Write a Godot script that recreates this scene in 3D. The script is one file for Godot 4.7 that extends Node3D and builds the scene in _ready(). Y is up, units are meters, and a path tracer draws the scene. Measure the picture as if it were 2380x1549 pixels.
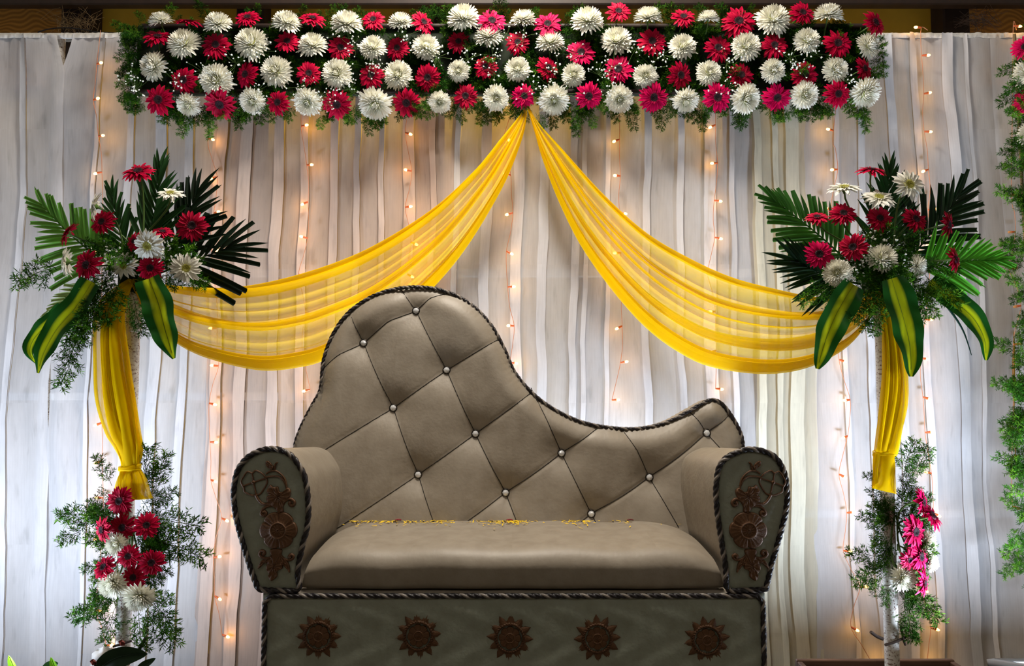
extends Node3D

# ---- camera numbers (picture taken as 2380 x 1549) ----
const F = 1725.0
const PITCH = 0.0611
const RISE = 0.24        # top of the low platform under the sofa
const EYE = Vector3(0.0, 1.36, 2.34)

# depths (z, metres) of the layers of the stage
const Z_WALL = -1.42
const Z_CURTAIN = -1.0
const Z_STRING = -0.955
const Z_HEAD = -0.83
const Z_SWAG = -0.86
const Z_POLE = -0.3

var rng := RandomNumberGenerator.new()
var count := {}
var M := {}
var lib := {}

# ------------------------------------------------------------------ helpers
func P(px: float, py: float, z: float) -> Vector3:
	var d := Vector3((px - 1190.0) / F, (774.5 - py) / F, -1.0).rotated(Vector3.RIGHT, PITCH)
	return EYE + d * ((z - EYE.z) / d.z)

func mpp(z: float) -> float:
	return (EYE.z - z) / F

func lin(r: float, g: float, b: float) -> Color:
	return Color(r / 255.0, g / 255.0, b / 255.0).srgb_to_linear()

func rr(a: float, b: float) -> float:
	return rng.randf_range(a, b)

class MB:
	var v := PackedVector3Array()
	var c := PackedColorArray()
	var t := PackedVector2Array()
	var ix := PackedInt32Array()
	func vert(p: Vector3, col := Color.WHITE, uv := Vector2.ZERO) -> int:
		v.append(p); c.append(col); t.append(uv)
		return v.size() - 1
	func tri(a: int, b: int, d: int) -> void:
		ix.append(a); ix.append(b); ix.append(d)
	func quad(a: int, b: int, d: int, e: int) -> void:
		ix.append(a); ix.append(b); ix.append(d)
		ix.append(a); ix.append(d); ix.append(e)
	func grid(rows: Array, cols = null, wrap := false, uvs = null) -> void:
		var nr := rows.size()
		var nc: int = rows[0].size()
		var s := v.size()
		for i in nr:
			for j in nc:
				vert(rows[i][j], cols[i][j] if cols != null else Color.WHITE, uvs[i][j] if uvs != null else Vector2(float(j) / nc, float(i) / nr))
		for i in nr - 1:
			for j in (nc if wrap else nc - 1):
				var k := (j + 1) % nc
				quad(s + i * nc + j, s + i * nc + k, s + (i + 1) * nc + k, s + (i + 1) * nc + j)
	func box(lo: Vector3, hi: Vector3, bev := 0.0, col := Color.WHITE) -> void:
		# chamfered box: each face inset, joined by the chamfer strips
		var m := (lo + hi) / 2.0
		var h := (hi - lo) / 2.0
		var b := minf(bev, minf(h.x, minf(h.y, h.z)) * 0.9)
		var id := {}
		for ax in 3:
			for sg in [-1, 1]:
				for a in [-1, 1]:
					for d in [-1, 1]:
						var q := Vector3.ZERO
						q[ax] = sg * h[ax]
						q[(ax + 1) % 3] = a * (h[(ax + 1) % 3] - b)
						q[(ax + 2) % 3] = d * (h[(ax + 2) % 3] - b)
						id[[ax, sg, a, d]] = q + m
		for ax in 3:
			for sg in [-1, 1]:
				face([id[[ax, sg, -1, -1]], id[[ax, sg, 1, -1]], id[[ax, sg, 1, 1]], id[[ax, sg, -1, 1]]], m, col)
		if b > 0.0:
			for ax in 3:
				var a1 := (ax + 1) % 3
				var a2 := (ax + 2) % 3
				for s1 in [-1, 1]:
					for s2 in [-1, 1]:
						# edge along ax between faces a1 (sign s1) and a2 (sign s2)
						face([id[[a1, s1, s2, -1]], id[[a1, s1, s2, 1]], id[[a2, s2, 1, s1]], id[[a2, s2, -1, s1]]], m, col)
			for sx in [-1, 1]:
				for sy in [-1, 1]:
					for sz in [-1, 1]:
						face([id[[0, sx, sy, sz]], id[[1, sy, sz, sx]], id[[2, sz, sx, sy]]], m, col)
	func face(pts: Array, from: Vector3, col := Color.WHITE) -> void:
		# a convex face turned away from the point «from»
		var s := v.size()
		var mid := Vector3.ZERO
		for p in pts:
			mid += p
			vert(p, col)
		mid /= pts.size()
		var n: Vector3 = (pts[2] - pts[0]).cross(pts[1] - pts[0])
		for k in range(1, pts.size() - 1):
			if n.dot(mid - from) >= 0.0:
				tri(s, s + k, s + k + 1)
			else:
				tri(s, s + k + 1, s + k)
	func tube(path: Array, rad, sides := 6, col = Color.WHITE, caps := true) -> void:
		var n := path.size()
		var up := Vector3.UP
		var rows := []
		var cols := []
		for i in n:
			var d: Vector3 = (path[mini(i + 1, n - 1)] - path[maxi(i - 1, 0)]).normalized()
			if i == 0:
				up = Vector3.UP if absf(d.y) < 0.9 else Vector3.RIGHT
			var x := up.cross(d).normalized()
			up = d.cross(x).normalized()
			var r: float = rad[i] if rad is Array else rad
			var row := PackedVector3Array()
			var crow := PackedColorArray()
			for k in sides:
				var a := TAU * k / sides
				row.append(path[i] + (x * cos(a) + up * sin(a)) * r)
				crow.append(col[i] if col is Array else col)
			rows.append(row)
			cols.append(crow)
		grid(rows, cols, true)
		if caps:
			for e in [0, n - 1]:
				var s := v.size()
				vert(path[e], cols[e][0])
				for k in sides:
					vert(rows[e][k], cols[e][k])
				for k in sides:
					if e == 0:
						tri(s, s + 1 + (k + 1) % sides, s + 1 + k)
					else:
						tri(s, s + 1 + k, s + 1 + (k + 1) % sides)
	func rope(path: Array, r: float, pitch: float, cols: Array) -> void:
		# twisted cord of as many strands as there are colours
		var n := path.size()
		var up := Vector3.UP
		var rows := []
		var crows := []
		var run := 0.0
		var st := cols.size()
		var sides := st * 5
		for i in n:
			if i > 0:
				run += path[i].distance_to(path[i - 1])
			var d: Vector3 = (path[mini(i + 1, n - 1)] - path[maxi(i - 1, 0)]).normalized()
			if i == 0:
				up = Vector3.UP if absf(d.y) < 0.9 else Vector3.RIGHT
			var x := up.cross(d).normalized()
			up = d.cross(x).normalized()
			var row := PackedVector3Array()
			var crow := PackedColorArray()
			for k in sides:
				var ph := TAU * k / sides
				var a := ph + TAU * run / pitch
				var lobe := absf(sin(ph * st / 2.0))
				row.append(path[i] + (x * cos(a) + up * sin(a)) * r * (0.68 + 0.32 * lobe))
				crow.append(cols[int(k / 5)] if k % 5 != 0 else Color(0.004, 0.004, 0.004))
			rows.append(row)
			crows.append(crow)
		grid(rows, crows, true)
	func lathe(prof: Array, sides: int, at := Transform3D(), col = Color.WHITE) -> void:
		# prof: Vector2(radius, height) from bottom to top, round the y axis
		var rows := []
		var cols := []
		for i in prof.size():
			var row := PackedVector3Array()
			var crow := PackedColorArray()
			for k in sides:
				var a := -TAU * k / sides
				row.append(at * Vector3(prof[i].x * cos(a), prof[i].y, prof[i].x * sin(a)))
				crow.append(col[i] if col is Array else col)
			rows.append(row)
			cols.append(crow)
		grid(rows, cols, true)
	func relief(poly: PackedVector2Array, z0: float, h: float, bev: float, at := Transform3D(), col := Color.WHITE, dome := 0.0) -> void:
		# a flat shape raised from z0 to z0 + h with a rounded edge; y up, facing +z
		var q := poly.duplicate()
		if not Geometry2D.is_polygon_clockwise(q):
			q.reverse()
		var n := q.size()
		var rings := []
		for st in [[0.0, 0.0], [0.0, 0.6], [0.35, 0.9], [1.0, 1.0]]:
			var ring := PackedVector2Array()
			for i in n:
				var e: Vector2 = (q[(i + 1) % n] - q[(i - 1 + n) % n]).normalized()
				ring.append(q[i] + Vector2(e.y, -e.x) * -bev * -st[0] * (-1.0 if Geometry2D.is_polygon_clockwise(q) else 1.0) * -1.0)
			rings.append([ring, z0 + h * st[1]])
		var rows := []
		for g in rings:
			var row := PackedVector3Array()
			for p in g[0]:
				row.append(at * Vector3(p.x, p.y, g[1]))
			rows.append(row)
		var cols := []
		for g in rings:
			var cr := PackedColorArray()
			cr.resize(n); cr.fill(col)
			cols.append(cr)
		grid(rows, cols, true)
		var ids := Geometry2D.triangulate_polygon(rings[3][0])
		if ids.is_empty():
			ids = Geometry2D.triangulate_polygon(q)
		var s := v.size()
		for p in rings[3][0]:
			vert(at * Vector3(p.x, p.y, z0 + h + dome), col)
		for k in range(0, ids.size(), 3):
			var a: Vector2 = rings[3][0][ids[k]]
			var b: Vector2 = rings[3][0][ids[k + 1]]
			var d: Vector2 = rings[3][0][ids[k + 2]]
			if (b - a).cross(d - a) < 0.0:
				tri(s + ids[k], s + ids[k + 1], s + ids[k + 2])
			else:
				tri(s + ids[k], s + ids[k + 2], s + ids[k + 1])
	func mesh() -> ArrayMesh:
		var nrm := PackedVector3Array()
		nrm.resize(v.size())
		for k in range(0, ix.size(), 3):
			var a := v[ix[k]]
			var n := (v[ix[k + 2]] - a).cross(v[ix[k + 1]] - a)
			nrm[ix[k]] += n
			nrm[ix[k + 1]] += n
			nrm[ix[k + 2]] += n
		for k in nrm.size():
			var l := nrm[k].length()
			nrm[k] = nrm[k] / l if l > 1e-14 else Vector3.UP
		var arr := []
		arr.resize(Mesh.ARRAY_MAX)
		arr[Mesh.ARRAY_VERTEX] = v
		arr[Mesh.ARRAY_NORMAL] = nrm
		arr[Mesh.ARRAY_COLOR] = c
		arr[Mesh.ARRAY_TEX_UV] = t
		arr[Mesh.ARRAY_INDEX] = ix
		var m := ArrayMesh.new()
		m.add_surface_from_arrays(Mesh.PRIMITIVE_TRIANGLES, arr)
		return m

func numbered(called: String) -> String:
	var n: int = count.get(called, 0)
	count[called] = n + 1
	return called if n == 0 else "%s_%03d" % [called, n]

func tag(o: Node3D, label: String, category: String, group := "", kind := "") -> Node3D:
	if label: o.set_meta("label", label)
	if category: o.set_meta("category", category)
	if group: o.set_meta("group", group)
	if kind: o.set_meta("kind", kind)
	return o

func thing(called: String, label: String, category: String, at := Vector3.ZERO, group := "") -> Node3D:
	var o := Node3D.new()
	o.name = numbered(called)
	add_child(o, true)
	o.position = at
	tag(o, label, category, group)
	return o

func put(called: String, mesh, mat: Material, parent: Node3D = null, at := Transform3D()) -> MeshInstance3D:
	var o := MeshInstance3D.new()
	o.mesh = mesh.mesh() if mesh is MB else mesh
	o.material_override = mat
	o.cast_shadow = GeometryInstance3D.SHADOW_CASTING_SETTING_ON
	o.transform = at
	if parent:
		o.name = called
		parent.add_child(o, true)
	else:
		o.name = numbered(called)
		add_child(o, true)
	return o

func struct(called: String, mesh, mat: Material, label: String, category := "") -> MeshInstance3D:
	var o := put(called, mesh, mat)
	tag(o, label, category, "", "structure")
	return o

func mat(key: String, r: float, g: float, b: float, rough := 0.6, vc := false) -> StandardMaterial3D:
	var m := StandardMaterial3D.new()
	m.resource_name = key
	m.albedo_color = Color(r / 255.0, g / 255.0, b / 255.0)
	m.roughness = rough
	m.vertex_color_use_as_albedo = vc
	m.cull_mode = BaseMaterial3D.CULL_DISABLED
	M[key] = m
	return m

func smooth_path(pts: Array, per: int, closed := false) -> Array:
	# Catmull-Rom through Vector2 or Vector3 points
	var out := []
	var n := pts.size()
	for i in (n if closed else n - 1):
		var a = pts[(i - 1 + n) % n] if closed else pts[maxi(i - 1, 0)]
		var b = pts[i]
		var c = pts[(i + 1) % n]
		var d = pts[(i + 2) % n] if closed else pts[mini(i + 2, n - 1)]
		for k in per:
			out.append(b.cubic_interpolate(c, a, d, float(k) / per))
	if not closed:
		out.append(pts[n - 1])
	return out

func resample(pts: Array, n: int) -> Array:
	# n points at equal steps along the line
	var run := [0.0]
	for i in range(1, pts.size()):
		run.append(run[i - 1] + pts[i].distance_to(pts[i - 1]))
	var total: float = run[-1]
	var out := []
	var j := 0
	for k in n:
		var s := total * k / (n - 1)
		while j < pts.size() - 2 and run[j + 1] < s:
			j += 1
		out.append(pts[j].lerp(pts[j + 1], clampf((s - run[j]) / maxf(run[j + 1] - run[j], 1e-9), 0.0, 1.0)))
	return out

func pxs(text: String) -> Array:
	# "x y, x y, ..." -> Vector2 list
	var out := []
	for w in text.split(","):
		var p := w.strip_edges().split(" ", false)
		out.append(Vector2(p[0].to_float(), p[1].to_float()))
	return out

func noise(freq: float, sd: int, kind := FastNoiseLite.TYPE_SIMPLEX_SMOOTH, oct := 4) -> FastNoiseLite:
	var n := FastNoiseLite.new()
	n.seed = sd
	n.frequency = freq
	n.noise_type = kind
	n.fractal_octaves = oct
	return n

func tex_of(im: Image) -> ImageTexture:
	return ImageTexture.create_from_image(im)

func grey_tex(freq: float, sd: int, oct := 4, size := 512) -> ImageTexture:
	return tex_of(noise(freq, sd, FastNoiseLite.TYPE_SIMPLEX_SMOOTH, oct).get_seamless_image(size, size))

func tint_tex(n: FastNoiseLite, size: Vector2i, lo: Color, hi: Color, stretch := Vector2.ONE, bias := 0.0, gain := 1.0) -> ImageTexture:
	# colour between lo and hi by noise
	var im := Image.create(size.x, size.y, false, Image.FORMAT_RGB8)
	for y in size.y:
		for x in size.x:
			var k := clampf(0.5 + bias + gain * 0.5 * n.get_noise_2d(x * stretch.x, y * stretch.y), 0.0, 1.0)
			im.set_pixel(x, y, lo.lerp(hi, k))
	return tex_of(im)

# ------------------------------------------------------------------ scene
func _ready() -> void:
	rng.seed = 20240611
	var cam := Camera3D.new()
	cam.name = "camera"
	add_child(cam)
	cam.position = EYE
	cam.rotation = Vector3(PITCH, 0, 0)
	cam.fov = rad_to_deg(2.0 * atan(774.5 / F))
	cam.near = 0.05
	cam.far = 60.0
	cam.current = true
	var we := WorldEnvironment.new()
	we.name = "surroundings"
	var env := Environment.new()
	env.background_mode = Environment.BG_COLOR
	env.background_color = Color(0.02, 0.02, 0.022)
	env.tonemap_mode = Environment.TONE_MAPPER_LINEAR
	env.tonemap_exposure = 1.62
	env.sdfgi_enabled = true
	env.ssao_enabled = true
	env.ssil_enabled = true
	we.environment = env
	add_child(we)
	make_materials()
	hall_lights()
	floodlights()
	room()
	curtains()
	sofa()
	seat_litter()
	swags()
	flower_library()
	header()
	light_strings()
	stands()
	arrangement_crown()
	arrangement_low()
	side_garland()
	foot_of_stage()

func make_materials() -> void:
	var m: StandardMaterial3D
	# cream vinyl of the sofa
	var grain := grey_tex(0.05, 5, 4)
	var soil := tint_tex(noise(0.012, 9), Vector2i(512, 512), Color(0.80, 0.77, 0.73), Color(0.92, 0.90, 0.87), Vector2.ONE, 0.25, 1.2)
	m = mat("cream_vinyl", 164, 157, 147, 0.5)
	m.albedo_texture = soil
	m.uv1_triplanar = true
	m.uv1_scale = Vector3(2.2, 2.2, 2.2)
	m.heightmap_enabled = true
	m.heightmap_texture = grain
	m.heightmap_scale = 0.05
	m = mat("sage_vinyl", 160, 171, 163, 0.45)
	m.albedo_texture = soil
	m.uv1_triplanar = true
	m.uv1_scale = Vector3(2.6, 2.6, 2.6)
	m.heightmap_enabled = true
	m.heightmap_texture = grain
	m.heightmap_scale = 0.05
	mat("rope", 255, 255, 255, 0.45, true)
	mat("thread", 34, 28, 22, 0.8)
	m = mat("bronze", 98, 66, 40, 0.5)
	m.metallic = 0.25
	m.heightmap_enabled = true
	m.heightmap_texture = grain
	m.uv1_triplanar = true
	m.uv1_scale = Vector3(14, 14, 14)
	m.heightmap_scale = 0.08
	m = mat("crystal", 244, 246, 250, 0.12)
	m.metallic = 0.3
	m = mat("button_rim", 60, 55, 50, 0.35)
	m.metallic = 0.7
	# cloths
	var weave := cloth_texture()
	for k in [["", 226, 226, 231], ["_rosy", 222, 203, 193], ["_cream", 228, 224, 206]]:
		m = mat("curtain_cloth" + k[0], k[1], k[2], k[3], 0.85)
		m.albedo_color.a = 0.78
		m.transparency = BaseMaterial3D.TRANSPARENCY_ALPHA
		m.albedo_texture = weave
		m.backlight_enabled = true
		m.backlight = Color(0.5, 0.5, 0.5)
		m = mat("curtain_pleat" + k[0], k[1], k[2], k[3], 0.85)
		m.albedo_texture = weave
		m.backlight_enabled = true
		m.backlight = Color(0.5, 0.5, 0.5)
	m = mat("curtain_hem", 238, 236, 232, 0.85)
	m.albedo_texture = weave
	m = mat("yellow_sheer", 255, 223, 0, 0.6)
	m.albedo_color.a = 0.71
	m.transparency = BaseMaterial3D.TRANSPARENCY_ALPHA
	m.metallic_specular = 0.2
	m.backlight_enabled = true
	m.backlight = Color(1.0, 0.91, 0.0)
	# flowers
	for k in [["petal_crimson", 255, 255, 255], ["petal_white", 255, 255, 255], ["green_plant", 255, 255, 255]]:
		m = mat(k[0], k[1], k[2], k[3], 0.55, true)
		m.backlight_enabled = true
		m.backlight = Color(0.34, 0.34, 0.34)
		m.metallic_specular = 0.25
	m = mat("leaf_glossy", 255, 255, 255, 0.36, true)
	m.metallic_specular = 0.35
	m.backlight_enabled = true
	m.backlight = Color(0.75, 0.8, 0.6)
	m = mat("fern_needle", 255, 255, 255, 0.8, true)
	m.metallic_specular = 0.2
	m.backlight_enabled = true
	m.backlight = Color(0.24, 0.24, 0.24)
	mat("flower_eye", 255, 255, 255, 0.8, true)
	mat("stem", 78, 110, 48, 0.55)
	mat("gyp", 235, 238, 232, 0.7)
	# room
	m = mat("mustard_paint", 255, 255, 255, 0.75)
	m.albedo_texture = tint_tex(noise(0.02, 31), Vector2i(512, 512), Color(0.80, 0.64, 0.17), Color(0.88, 0.71, 0.21))
	m.uv1_triplanar = true
	m.uv1_scale = Vector3(0.7, 0.7, 0.7)
	m = mat("plywood", 255, 255, 255, 0.7)
	m.albedo_texture = plywood_texture()
	m.uv1_triplanar = true
	m.uv1_scale = Vector3(1.4, 1.4, 1.4)
	m.uv1_offset = Vector3(0.1, 0.25, 0)
	m = mat("dark_wood", 255, 255, 255, 0.6)
	m.albedo_texture = tint_tex(noise(0.03, 77), Vector2i(256, 256), Color(0.12, 0.075, 0.055), Color(0.21, 0.14, 0.10), Vector2(1, 0.2))
	m.uv1_triplanar = true
	m.uv1_scale = Vector3(2, 2, 2)
	mat("hall_paint", 176, 166, 148, 0.8)
	mat("ceiling_paint", 190, 186, 178, 0.85)
	m = mat("stage_floor", 255, 255, 255, 0.6)
	m.albedo_texture = tint_tex(noise(0.02, 55), Vector2i(512, 512), Color(0.30, 0.29, 0.26), Color(0.44, 0.42, 0.38))
	m.uv1_triplanar = true
	m = mat("white_paint", 232, 230, 226, 0.6)
	m = mat("pole_paint", 255, 255, 255, 0.55)
	m.albedo_texture = spotted_texture()
	m.uv1_triplanar = true
	m.uv1_scale = Vector3(4, 4, 4)
	m = mat("planter_wood", 255, 255, 255, 0.75)
	m.albedo_texture = tint_tex(noise(0.04, 91), Vector2i(256, 256), Color(0.26, 0.17, 0.12), Color(0.46, 0.34, 0.26), Vector2(0.15, 1))
	m.uv1_triplanar = true
	m.uv1_scale = Vector3(2.5, 2.5, 2.5)
	mat("soil", 46, 38, 28, 0.95)
	mat("twig", 62, 46, 36, 0.85)
	mat("straw", 120, 98, 66, 0.9)
	mat("paper", 205, 200, 194, 0.8)
	mat("dry_petal", 118, 50, 44, 0.7)
	mat("black_wire", 16, 16, 22, 0.4)
	mat("brown_cord", 196, 132, 96, 0.5)
	mat("orange_socket", 206, 96, 44, 0.4)
	m = mat("bulb_glow", 255, 226, 170, 0.2)
	m.emission_enabled = true
	m.emission = Color(1.0, 0.72, 0.36)
	m.emission_energy_multiplier = 5.0
	m = mat("bulb_off", 214, 150, 90, 0.15)
	mat("lamp_case", 110, 112, 116, 0.4)
	m = mat("lamp_face", 240, 246, 255, 0.3)
	m.emission_enabled = true
	m.emission = Color(0.80, 0.90, 1.0)
	m.emission_energy_multiplier = 0.9
	m = mat("hall_lamp_face", 250, 246, 238, 0.4)
	m.emission_enabled = true
	m.emission = Color(1.0, 0.93, 0.84)
	m.emission_energy_multiplier = 1.0
	mat("yellow_shred", 236, 196, 20, 0.7)

func cloth_texture() -> ImageTexture:
	# white muslin: fine weave, pulled threads, faint vertical grime
	var a := noise(0.02, 3)
	var b := noise(0.06, 4)
	var n := 768
	var im := Image.create(n, n, false, Image.FORMAT_RGB8)
	for y in n:
		for x in n:
			var g := 0.93 + 0.02 * a.get_noise_2d(x, y * 0.4) + 0.03 * b.get_noise_2d(x * 1.6, y * 0.05) + (0.012 if (x + y) % 3 == 0 else 0.0) - (0.012 if y % 4 == 0 else 0.0)
			var d := a.get_noise_2d(x * 0.9 + 900, y * 0.16)
			if d > 0.28:
				g -= (d - 0.28) * 0.16
			im.set_pixel(x, y, Color(g, g * 0.994, g * 0.985))
	return tex_of(im)

func plywood_texture() -> ImageTexture:
	var a := noise(0.006, 12, FastNoiseLite.TYPE_SIMPLEX_SMOOTH, 2)
	var n := 512
	var im := Image.create(n, n, false, Image.FORMAT_RGB8)
	for y in n:
		for x in n:
			var d := Vector2((x - 250) * 0.35, y - 330).length() + 26.0 * a.get_noise_2d(x, y)
			var k := 0.5 + 0.5 * sin(d * 0.42)
			im.set_pixel(x, y, Color(0.66, 0.45, 0.18).lerp(Color(0.84, 0.60, 0.26), k))
	return tex_of(im)

func spotted_texture() -> ImageTexture:
	# chipped white paint over rusty steel
	var a := noise(0.09, 21, FastNoiseLite.TYPE_SIMPLEX_SMOOTH, 3)
	var b := noise(0.02, 22)
	var n := 256
	var im := Image.create(n, n, false, Image.FORMAT_RGB8)
	for y in n:
		for x in n:
			var k := a.get_noise_2d(x, y) + 0.45 * b.get_noise_2d(x, y)
			var c := Color(0.86, 0.84, 0.81)
			if k > 0.34:
				c = Color(0.42, 0.30, 0.24)
			elif k > 0.27:
				c = Color(0.66, 0.58, 0.52)
			im.set_pixel(x, y, c)
	return tex_of(im)

# ------------------------------------------------------------------ lights
func hall_lights() -> void:
	# ceiling panels of the hall, above and in front of the stage
	for k in [[0.0, 0.0, 6.2], [-2.0, 3.4, 0.7], [2.0, 3.4, 0.7]]:
		var t := thing("ceiling_light", ["square ceiling light panel above the sofa", "square ceiling light panel over the hall, to the left", "square ceiling light panel over the hall, to the right"][0 if k[0] == 0.0 else 1 if k[0] < 0.0 else 2], "light", Vector3(k[0], 4.06, k[1]))
		var f := MB.new()
		f.box(Vector3(-0.34, -0.03, -0.34), Vector3(0.34, 0.03, 0.34), 0.01)
		put("frame", f, M.white_paint, t)
		var d := MB.new()
		d.box(Vector3(-0.3, -0.04, -0.3), Vector3(0.3, -0.03, 0.3))
		put("diffuser", d, M.hall_lamp_face, t)
		var l := AreaLight3D.new()
		l.name = "glow"
		l.area_size = Vector2(0.6, 0.6)
		l.light_color = Color(1.0, 0.96, 0.90)
		l.light_energy = k[2]
		l.area_range = 12.0
		l.shadow_enabled = true
		t.add_child(l)
		l.position = Vector3(0, -0.05, 0)
		l.rotation_degrees = Vector3(-90, 0, 0)

func flood(label: String, at: Vector3, turn: Vector3, energy: float, tint: Color) -> void:
	# low LED flood: shallow tray-shaped case with a bright glass, lying on a bracket and turned to the curtain
	var t := thing("floodlight", label, "floodlight", at)
	t.rotation_degrees = turn
	var c := MB.new()
	var prof := []
	for st in [[0.17, 0.11, -0.05], [0.2, 0.14, -0.02], [0.2, 0.14, 0.0], [0.185, 0.125, 0.004], [0.18, 0.12, -0.006]]:
		var row := PackedVector3Array()
		for q in rounded(st[0], st[1], 0.02):
			row.append(Vector3(q.x, q.y, st[2]))
		prof.append(row)
	c.grid(prof, null, true)
	c.box(Vector3(-0.15, -0.09, -0.062), Vector3(0.15, 0.09, -0.045), 0.006)
	put("case", c, M.lamp_case, t)
	var g := MB.new()
	g.box(Vector3(-0.18, -0.12, -0.012), Vector3(0.18, 0.12, -0.006))
	put("glass", g, M.lamp_face, t)
	var b := MB.new()
	b.tube([Vector3(-0.205, 0, -0.02), Vector3(-0.205, -0.06, -0.09), Vector3(0.205, -0.06, -0.09), Vector3(0.205, 0, -0.02)], 0.007, 6)
	put("bracket", b, M.lamp_case, t)
	# upright with a round foot, kept plumb
	var st := MB.new()
	st.lathe([Vector2(0, 0), Vector2(0.09, 0), Vector2(0.09, 0.008), Vector2(0.012, 0.014), Vector2(0.012, at.y - 0.1), Vector2(0, at.y - 0.1)], 16)
	put("upright", st, M.lamp_case, t, Transform3D(t.basis.inverse(), t.basis.inverse() * (Vector3(at.x, 0, at.z + (0.0 if turn.x > -60.0 else 0.0)) - at)))
	var l := AreaLight3D.new()
	l.name = "beam"
	l.area_size = Vector2(0.34, 0.22)
	l.light_color = tint
	l.light_energy = energy
	l.area_range = 10.0
	l.shadow_enabled = true
	t.add_child(l)
	l.position = Vector3(0, 0, 0.012)
	l.rotation_degrees = Vector3(0, 180, 0)

func rounded(hx: float, hy: float, r: float) -> PackedVector2Array:
	var out := PackedVector2Array()
	for k in [[1, 1, 0], [-1, 1, 1], [-1, -1, 2], [1, -1, 3]]:
		for i in 4:
			var a: float = PI / 2 * (k[2] + i / 3.0)
			out.append(Vector2(k[0] * (hx - r) + r * cos(a), k[1] * (hy - r) + r * sin(a)))
	return out

func floodlights() -> void:
	var cool := Color(0.86, 0.92, 1.0)
	# each faces up and back, towards the curtain (local +z is the glass)
	flood("grey floodlight on a low stand beside the wooden planter box", Vector3(1.735, 0.484, 0.0), Vector3(-75, 180, 0), 2.2, cool)
	flood("grey floodlight on a low stand before the drape, beyond the left flower stand", Vector3(-1.92, 0.43, 0.0), Vector3(-55, 180, 0), 1.9, cool)
	flood("grey floodlight on a low stand behind the high side of the sofa", Vector3(-0.45, 0.34, -0.85), Vector3(-84, 180, 0), 2.0, cool)
	flood("grey floodlight on a low stand behind the low side of the sofa", Vector3(0.5, 0.34, -0.85), Vector3(-84, 180, 0), 2.0, cool)

# ------------------------------------------------------------------ room
func room() -> void:
	var b := MB.new()
	b.box(Vector3(-3.8, -0.12, -1.6), Vector3(3.8, 0.0, 6.2))
	struct("floor", b, M.stage_floor, "grey stage floor under the sofa and the stands")
	b = MB.new()
	b.box(Vector3(-0.84, 0.0, -0.63), Vector3(0.84, RISE, 0.0), 0.006)
	struct("platform", b, M.planter_wood, "low wooden platform under the sofa")
	b = MB.new()
	b.box(Vector3(-3.8, 4.1, -1.6), Vector3(3.8, 4.22, 6.2))
	struct("ceiling", b, M.ceiling_paint, "plain pale ceiling of the hall")
	b = MB.new()
	b.box(Vector3(-3.8, 0.0, Z_WALL - 0.12), Vector3(3.8, 4.1, Z_WALL))
	struct("wall_back", b, M.mustard_paint, "mustard yellow wall behind the white drape")
	b = MB.new()
	b.box(Vector3(-3.8, 0.0, Z_WALL), Vector3(-3.68, 4.1, 6.1))
	struct("wall_left", b, M.hall_paint, "plain wall of the hall on the left side")
	b = MB.new()
	b.box(Vector3(3.68, 0.0, Z_WALL), Vector3(3.8, 4.1, 6.1))
	struct("wall_right", b, M.hall_paint, "plain wall of the hall on the right side")
	b = MB.new()
	b.box(Vector3(-3.68, 0.0, 6.0), Vector3(3.68, 4.1, 6.12))
	struct("wall_front", b, M.hall_paint, "plain wall of the hall facing the stage")
	# plywood panels at both ends of the strip of wall above the drape
	for k in [[-120.0, 148.0], [2250.0, 2560.0]]:
		var a := P(k[0], 90, -1.36)
		var d := P(k[1], 8, -1.36)
		b = MB.new()
		b.box(Vector3(a.x, a.y - 0.25, Z_WALL), Vector3(d.x, d.y + 0.1, -1.36), 0.003)
		struct("trim", b, M.plywood, "plywood panel with wavy grain beside the dark post")
	# dark beam above
	var top := P(1190, 7, -1.39)
	b = MB.new()
	b.box(Vector3(-3.68, top.y + 0.012, Z_WALL), Vector3(3.68, top.y + 0.3, -1.39), 0.006)
	struct("trim", b, M.dark_wood, "dark brown wooden beam above the drape")
	var lip := P(1190, 10, -1.12).y
	b = MB.new()
	b.box(Vector3(-3.68, lip, -1.17), Vector3(3.68, lip + 0.35, -1.12), 0.006)
	struct("trim", b, M.dark_wood, "dark brown fascia board along the top edge of the stage")
	for k in [[140.0, 208.0], [548.0, 612.0], [974.0, 1030.0], [1335.0, 1395.0], [1690.0, 1745.0], [2194.0, 2256.0]]:
		var a := P(k[0], 60, -1.3)
		var d := P(k[1], 60, -1.3)
		b = MB.new()
		b.box(Vector3(a.x, 0.0, Z_WALL), Vector3(d.x, top.y + 0.012, -1.3), 0.008)
		struct("trim", b, M.dark_wood, "dark wooden post rising behind the white drape")
	# white battens of the frame behind the drape
	for k in [[120.0, 1760.0, 634.0], [-200.0, 1000.0, 922.0], [1500.0, 2600.0, 1196.0]]:
		var a := P(k[0], k[2] + 9, -1.03)
		var d := P(k[1], k[2] - 9, -1.03)
		b = MB.new()
		b.box(Vector3(a.x, a.y, -1.07), Vector3(d.x, d.y, -1.03), 0.004)
		struct("trim", b, M.white_paint, "white wooden batten of the frame behind the sheer drape")
	# top rail that carries the drape, and the rusty upright at the gap
	var ra := P(1190, 84, Z_CURTAIN - 0.02)
	b = MB.new()
	b.tube([Vector3(-2.9, ra.y, Z_CURTAIN - 0.02), Vector3(2.9, ra.y, Z_CURTAIN - 0.02)], 0.014, 8)
	struct("trim", b, M.white_paint, "white rail along the top of the drape")
	var ua := P(137, 80, -1.04)
	b = MB.new()
	b.tube([Vector3(ua.x, 0.0, -1.04), Vector3(ua.x, ua.y - 0.01, -1.045)], 0.026, 12)
	struct("trim", b, M.pole_paint, "white upright pipe with rust, seen through the gap in the drape")

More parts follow.
